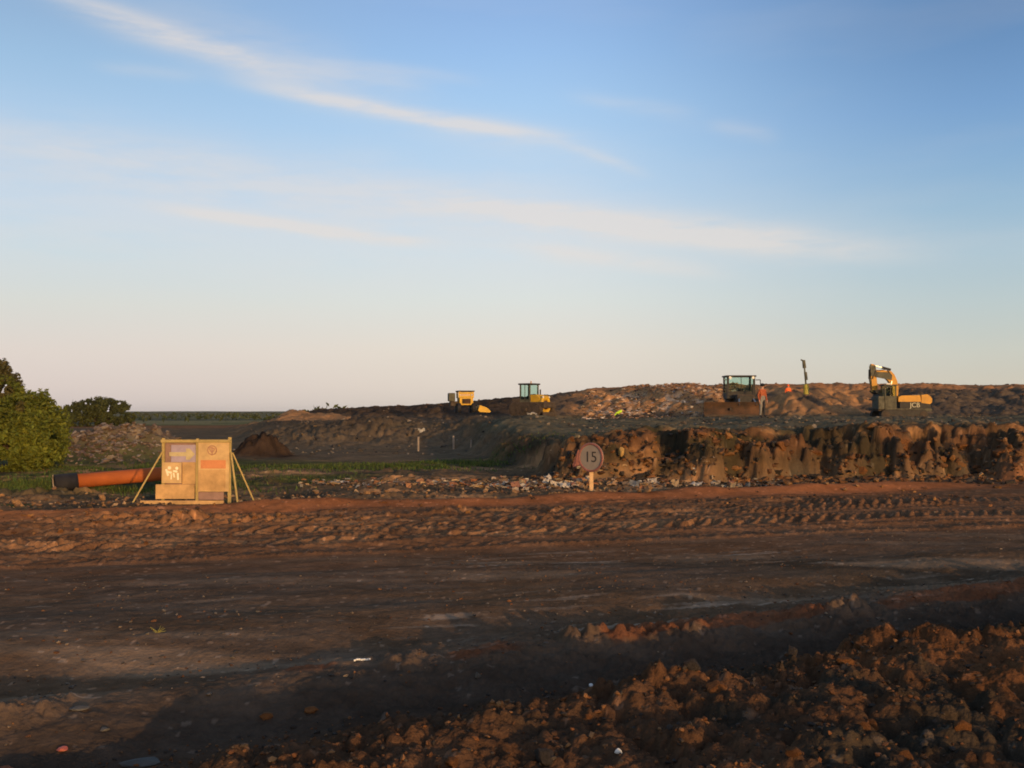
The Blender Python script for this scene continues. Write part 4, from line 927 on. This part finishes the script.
# bulldozer with dark cab and rusty blade, facing the camera
sD = 88 / F
dz = lay(741, 88, 416.5, 'bulldozer', 'mud brown bulldozer with tall dark cab and wide rusty blade', 'bulldozer', R(0))
dzr = 0
def d3(px, py): return ((px - 743) * sD, (416.5 - py) * sD)
for s_x in (-1, 1):
    mb = MB(); x = s_x * 1.15; pts = [(-2.0, .12), (-1.6, 0), (1.8, 0), (2.4, .5), (2.3, .95), (1.9, 1.15), (-1.5, 1.1), (-2.1, .8)]
    tr = mb.prism(pts, x - .3, x + .3, 'x').build('track', m_mud, dz)
    mb = MB()
    for i in range(8): mb.box((x, -2.18 + .06 * math.sin(i), .12 + i * .12), (.64, .08, .05))
    for i in range(16): mb.box((x, -1.5 + i * .22, 1.17), (.64, .05, .06))
    tag(mb.build('track_shoes', m_dk, tr), kind='stuff')
MB().box((0, -.9, 1.25), (1.5, 2.2, 1.3), bev=.08).build('engine_body', m_mud, dz)
MB().box((0, -2.02, 1.3), (1.25, .06, 1.0), bev=.02).build('radiator_grille', m_dk, dz)
MB().box((0, 1.0, 1.1), (2.0, 2.0, 1.1), bev=.06).build('rear_body', m_mud, dz)
a, b = d3(729, 398), d3(757, 376.6)
cb = cab(dz, a[0], b[0], -.2, 1.5, a[1] - .1, b[1], m_dk, win=.32, post_w=.16)
MB().box((0, -.6, d3(0, 397)[1] - .05), (2.9, .9, .2), bev=.03).build('fender', m_dk, dz)
mb = MB()
mb.cyl((.78, -1.2, 1.8), (.78, -1.2, 2.8), .07, seg=12); mb.build('exhaust', m_dk, dz)
for sgn in (-1, 1):
    mb = MB(); mb.cyl((sgn * 1.0, -.32, 3.4), (sgn * 1.0, -.44, 3.4), .12, seg=14); mb.build('work_light', m_white, dz)
# curved blade
mb = MB(); prof = [(-2.75 - .28 * math.sin(math.pi * i / 8) * -1, .05 + 1.2 * i / 8) for i in range(9)]
prof2 = [(y + .09, z) for y, z in prof]; ring_ = prof + prof2[::-1]
x0_, x1_ = d3(700.5, 0)[0], d3(755, 0)[0]
bl = mb.prism(ring_, x0_, x1_, 'x').build('blade', m_rust, dz); bl['label'] = 'wide rusty curved blade'
MB().box(((x0_ + x1_) / 2, -2.72, .09), (x1_ - x0_, .12, .18), bev=.02).build('cutting_edge', m_steel if False else m_mud, bl)
for sgn in (-1, 1): MB().box((sgn * 1.5, -1.6, .65), (.14, 2.4, .2), bev=.02).build('push_arm', m_mud, dz)

# bulldozer with green windows and yellow nose, turned to the right
dz2 = lay(531, 84, 415.2, 'bulldozer', 'yellow nosed bulldozer with green tinted cab windows under a dark roof', 'bulldozer', R(-38))
s2 = 84 / F
cab(dz2, -.72, .35, -.62, .62, .9, 2.55, m_gry, m_dk, win=.22, post_w=.10)
MB().box((-1.15, 0, 1.15), (.8, 1.3, .55), bev=.08).build('rear_tank', m_mud, dz2)
for yy in (-.85, .85): track(dz2, -1.5, 1.7, yy, .5, 1.0, m_mud)
MB().box((.2, 0, .85), (3.4, 1.5, .5), bev=.05).build('chassis', m_mud, dz2)
pts = [(.35, .85), (.35, 1.7), (.9, 1.72), (1.25, 1.45), (1.3, .6), (1.1, .45)]
hd = MB().prism(pts, -.5, .5).build('engine_hood', m_yel, dz2)
def loop(mb, x, sc, zc_, hy=.62, hz_=.78):
    P = [(-.5, -1), (.5, -1), (1, -.45), (1, .35), (.62, 1), (-.62, 1), (-1, .35), (-1, -.45)]
    return [mb.b.verts.new((x, p[0] * hy * sc, zc_ + p[1] * hz_ * sc)) for p in P]
mb = MB(); Ls = [loop(mb, 1.28, .92, .85), loop(mb, 1.5, 1.0, .85), loop(mb, 1.62, .84, .85), loop(mb, 1.56, .56, .85), loop(mb, 1.42, .5, .85)]
for A_, B_2 in zip(Ls, Ls[1:]):
    for i in range(8): mb.b.faces.new((A_[i], A_[(i + 1) % 8], B_2[(i + 1) % 8], B_2[i]))
mb.b.faces.new(Ls[-1]); nr = mb.build('nose_guard', m_yel, dz2); nr['label'] = 'angular yellow nose surround with a dark grille'
MB().box((1.47, 0, .85), (.06, .58, .74), bev=.02).build('grille', mat('brown_grille', (.10, .045, .02), .8, .4, 5), nr)
for i in range(5): MB().box((1.52, 0, .58 + i * .135), (.03, .56, .035)).build('grille_bar', m_dk, nr)
for yy in (-.42, .42): MB().cyl((1.5, yy, 1.5), (1.6, yy, 1.5), .08, seg=12).build('headlight', m_white, nr)
MB().box((1.9, 0, .1), (.12, 1.9, .35), bev=.03).build('low_blade', m_mud, dz2)
MB().cyl((.75, .3, 1.6), (.75, .3, 2.15), .06, seg=10).build('exhaust', m_dk, dz2)
MB().cyl((.0, 0, 2.66), (.0, 0, 2.86), .05, seg=10).build('beacon', m_ora, dz2)
MB().box((.25, 0, .45), (.3, 2.5, .25)).build('cross_beam', m_mud, dz2)

def rail(parent, pts, r=.03, name='handrail', m=None):
    mb = MB()
    for a_1, b_1 in zip(pts, pts[1:]): mb.cyl(a_1, b_1, r, seg=6)
    return mb.build(name, m or m_dk, parent)
rail(ex, [(e(897, 0)[0], -1.2, 2.2), (e(897, 0)[0], -1.2, 2.75), (e(912, 0)[0], -1.2, 2.75), (e(912, 0)[0], -1.2, 2.2)])
rail(ex, [(e(880, 0)[0], -1.35, 2.6), (e(878, 0)[0], -1.55, 2.7), (e(878, 0)[0], -1.55, 2.35)], .03, 'mirror_arm')
rail(ex, [(e(893, 0)[0], -.12, 3.9), (e(888, 0)[0], -.12, 4.45), (e(876, 0)[0], -.1, 4.3), (e(873, 0)[0], -.1, 3.6)], .035, 'hydraulic_hose')
MB().box((e(886, 0)[0], -.8, 3.14), (.3, .14, .12), bev=.02).build('work_light', m_white, ex)
rail(dz, [(-1.35, -.4, 1.7), (-1.35, -.4, 2.5), (-1.35, .9, 2.5)]); rail(dz, [(1.35, -.4, 1.7), (1.35, -.4, 2.5), (1.35, .9, 2.5)])
rail(dz, [(-1.25, -.3, 3.2), (-1.6, -.5, 3.2), (-1.6, -.5, 2.8)], .035, 'mirror_arm'); rail(dz, [(1.25, -.3, 3.2), (1.6, -.5, 3.2), (1.6, -.5, 2.8)], .035, 'mirror_arm')
for sgn in (-1, 1): MB().cyl((sgn * .6, -2.1, 1.5), (sgn * .75, -2.7, 1.0), .07, seg=8).build('lift_cylinder', m_steel, dz)

# small yellow dumper left of it
dp = lay(465, 85, 412.5, 'dumper', 'small yellow wheeled machine with dark roof and low yellow scoop', 'dumper', R(12)); s3 = 85 / F
mb = MB(); mb.box((0, 0, .95), (1.16, 1.4, .65), bev=.06); bd = mb.build('body', m_yel, dp)
mb = MB()
for x in (-.58, .58):
    for y in (-.6, .6): mb.box((x, y, 1.5), (.14, .12, .55))
mb.box((0, -.62, 1.34), (1.2, .10, .12)); mb.box((0, -.62, 1.64), (1.2, .10, .16)); mb.build('cab_frame', m_yel, bd)
MB().box((-.08, -.60, 1.48), (.8, .03, .42)).build('window_pane', mat('brown_window', (.22, .09, .02), .3, .2, 4), bd)
MB().box((0, 0, 1.80), (1.42, 1.4, .10), bev=.03).build('roof', m_dk, dp)
MB().box((0, -.77, .95), (.7, .04, .4), bev=.01).build('radiator_grille', m_rust, bd)
for x, y in ((-.62, -.62), (.62, -.62), (-.62, .62), (.62, .62)):
    mb = MB(); mb.cyl((x - .14, y, .40), (x + .14, y, .40), .40, seg=20); w = mb.build('wheel', m_black, dp); mb = MB(); mb.cyl((x - .155, y, .40), (x + .155, y, .40), .19, seg=14); mb.build('rim', m_gry, w)
pts = [(1.0, .18), (1.15, .05), (2.0, .0), (2.1, .1), (1.75, .42), (1.15, .62)]
MB().prism(pts, -.7, .5).build('scoop', m_yel, dp)
MB().box((.85, -.2, .45), (.7, .16, .14), (0, .2, 0)).build('scoop_arm', m_gry, dp)
MB().box((-1.15, .1, 1.3), (.55, .8, .7), bev=.08).build('engine_cover', m_gry, dp)
MB().box((-.85, .0, .75), (.9, .9, .4), bev=.05).build('rear_frame', m_mud, dp)

# tall column with a drum at its foot on the ridge
Yc = 92; col = lay(806.6, Yc, 391, 'marker_column', 'tall thin leaning post with wrapped top and olive drum at its base on the ridge', 'post')
def k_(px, py): return ((px - 806.6) * Yc / F, 0, (391 - py) * Yc / F)
mb = MB(); mb.cyl(k_(806.8, 392), k_(804.6, 362), .085, .07, 10); mb.build('pole', mat('pole_olive', (.10, .10, .06), .8, .25, 5), col)
mb = MB(); mb.cyl(k_(805.0, 368), k_(804.2, 360), .17, .14, 12); mb.box((k_(803, 360.5)[0], 0, k_(0, 360.3)[2]), (.34, .12, .12), (0, .4, 0), bev=.02); mb.build('wrapped_head', m_gry, col)
mb = MB(); mb.cyl(k_(806.7, 380), k_(805.9, 372), .14, .14, 12); mb.build('sleeve', m_gry, col)
mb = MB(); mb.cyl((-.02, 0, -.3), (-.02, 0, .62), .26, .22, 18); mb.ring((-.02, 0, .3), 'z', .26, .03, 18, 6); mb.build('drum', mat('drum_olive', (.35, .30, .05), .6, .2, 5), col)

# ------------------------------------------------------------------ people
def person(px, Yd, pyfoot, rz, label, pose='stand', torso=None, legs=m_trd, head=m_hair, legs2=None, hgt=1.76):
    k = hgt / 1.76
    P = {'pel': (0, 0, .98), 'wst': (0, .0, 1.12), 'chs': (0, -.01, 1.34), 'nck': (0, 0, 1.50), 'hd0': (0, -.01, 1.58), 'hd1': (0, -.015, 1.68)}
    for s, S_ in ((-1, 'l'), (1, 'r')):
        P.update({'hip' + S_: (s * .10, 0, .93), 'kne' + S_: (s * .115, -.03, .50), 'ank' + S_: (s * .125, .02, .10), 'toe' + S_: (s * .15, -.15, .04),
                  'sho' + S_: (s * .19, 0, 1.43), 'elb' + S_: (s * .25, .03, 1.14), 'wri' + S_: (s * .25, -.06, .90), 'plm' + S_: (s * .25, -.085, .82)})
        for f in range(4): P['f%d%s' % (f, S_)] = (s * .25 + (f - 1.5) * .006, -.10 + (f - 1.5) * .02, .755 - .012 * (1.5 - abs(f - 1.5))); P['g%d%s' % (f, S_)] = (s * .237 + (f - 1.5) * .004, -.10 + (f - 1.5) * .02, .71 - .012 * (1.5 - abs(f - 1.5)))
        P['t0' + S_] = (s * .235, -.125, .835); P['t1' + S_] = (s * .222, -.145, .79)
    if pose == 'crouch':
        def rot(v, c, a): y, z = v[1] - c[1], v[2] - c[2]; return (v[0], c[1] + y * math.cos(a) - z * math.sin(a), c[2] + y * math.sin(a) + z * math.cos(a))
        for n_ in list(P):
            if n_[:3] not in ('hip', 'kne', 'ank', 'toe', 'pel'): v = rot(P[n_], (0, 0, .98), R(62)); P[n_] = (v[0], v[1], v[2])
        for n_ in list(P):
            if n_[:3] not in ('kne', 'ank', 'toe'): P[n_] = (P[n_][0], P[n_][1] + .16, P[n_][2] - .40)
        for S_ in 'lr': x = P['kne' + S_][0]; P['kne' + S_] = (x * 1.3, -.24, .44)
    E = [('pel', 'wst'), ('wst', 'chs'), ('chs', 'nck'), ('nck', 'hd0'), ('hd0', 'hd1')]
    rad = {'pel': .135, 'wst': .125, 'chs': .155, 'nck': .06, 'hd0': .085, 'hd1': .098}
    for S_ in 'lr':
        E += [('pel', 'hip' + S_), ('hip' + S_, 'kne' + S_), ('kne' + S_, 'ank' + S_), ('ank' + S_, 'toe' + S_), ('chs', 'sho' + S_), ('sho' + S_, 'elb' + S_), ('elb' + S_, 'wri' + S_), ('wri' + S_, 'plm' + S_), ('plm' + S_, 't0' + S_), ('t0' + S_, 't1' + S_)]
        rad.update({'hip' + S_: .095, 'kne' + S_: .065, 'ank' + S_: .05, 'toe' + S_: .042, 'sho' + S_: .075, 'elb' + S_: .05, 'wri' + S_: .034, 'plm' + S_: .036, 't0' + S_: .011, 't1' + S_: .009})
        for f in range(4): E += [('plm' + S_, 'f%d%s' % (f, S_)), ('f%d%s' % (f, S_), 'g%d%s' % (f, S_))]; rad['f%d%s' % (f, S_)] = .0095; rad['g%d%s' % (f, S_)] = .008
    names = list(P); ix = {n_: i for i, n_ in enumerate(names)}
    me = bpy.data.meshes.new('body_src'); me.from_pydata([P[n_] for n_ in names], [(ix[a], ix[b]) for a, b in E], []); src = bpy.data.objects.new('body_src', me); C.objects.link(src)
    mod = src.modifiers.new('s', 'SKIN'); sv_ = me.skin_vertices[0].data
    for n_ in names: r_ = rad[n_]; sv_[ix[n_]].radius = (r_ * (1.25 if n_ in ('chs', 'wst', 'pel') else 1), r_ * (.85 if n_ in ('chs', 'wst', 'pel') else 1))
    sv_[ix['pel']].use_root = True
    sb_ = src.modifiers.new('sub', 'SUBSURF'); sb_.levels = 1; sb_.render_levels = 1
    dg = bpy.context.evaluated_depsgraph_get(); bm2 = bpy.data.meshes.new_from_object(src.evaluated_get(dg)); bpy.data.objects.remove(src)
    bm2.materials.clear()
    for m in (torso, legs, m_skin, m_black, head, legs2 or legs): bm2.materials.append(m)
    seg = [(Vector(P[a]), Vector(P[b]), a[:3]) for a, b in E]
    def near(c):
        best = None
        for a, b, nm in seg:
            t = max(0, min(1, (c - a).dot(b - a) / max((b - a).length_squared, 1e-9))); d_ = (a + (b - a) * t - c).length
            if best is None or d_ < best[0]: best = (d_, nm, t)
        return best
    for p in bm2.polygons:
        _, nm, t_ = near(p.center); mi = 0
        if nm == 'hip' or nm == 'kne' or nm == 'pel': mi = 1 if p.center.x < 0 or nm == 'pel' else 5
        if nm == 'ank': mi = 3
        if nm in ('wri', 'plm', 'f0l', 'f1l', 'nck', 'hd0') or nm[0] in 'ft': mi = 2
        p.material_index = mi; p.use_smooth = True
    t = empty('person', (W(px, Yd), Yd, ZZ(pyfoot, Yd)), rz, label, 'person', scale=k)
    o = bpy.data.objects.new('body', bm2); C.objects.link(o); o.parent = t
    hc = Vector(P['hd1']); up = (Vector(P['hd1']) - Vector(P['nck'])).normalized()
    mb = MB(); mb.ico(hc + up * .035, (.118, .135, .10), 2); mb.box(hc + Vector((0, -.12, .03)), (.16, .09, .02), bev=.006); mb.build('helmet', head, t, True)
    mb = MB(); mb.ico(hc + Vector((0, -.105, -.02)), (.014, .022, .02), 1); mb.build('nose', m_skin, t, True)
    return t
person(762.5, 56, 417.5, R(25), 'worker in a dark hat and dull orange jacket standing right of the brown bulldozer', torso=mat('dull_orange_jacket', (.34, .085, .03), .75, .35, 7), legs=m_trg, legs2=m_trd, head=m_hair, hgt=1.86)
person(788.5, 92.5, 404, R(-10), 'worker in bright orange jacket standing half hidden behind the lit heap', torso=m_hv, legs=m_trd, head=m_hv)
person(618, 72, 422, R(75), 'worker in yellow green hi-vis jacket bending down on the terrace', pose='crouch', torso=m_hvy, legs=m_trd, head=m_hair)


# ------------------------------------------------------------------ air
hz = bpy.data.materials.new('haze_air'); hz.use_nodes = True; t_ = hz.node_tree; t_.nodes.clear()
ho = t_.nodes.new('ShaderNodeOutputMaterial'); pv = t_.nodes.new('ShaderNodeVolumePrincipled'); pv.inputs['Color'].default_value = (.84, .88, .90, 1); pv.inputs['Density'].default_value = .00008; pv.inputs['Anisotropy'].default_value = .2
t_.links.new(pv.outputs[0], ho.inputs['Volume'])
o = MB().box((0, 0, 4), (8600, 8600, 24)).build('haze', hz); tag(o, kind='stuff', label='thin evening haze over the site', cat='haze')
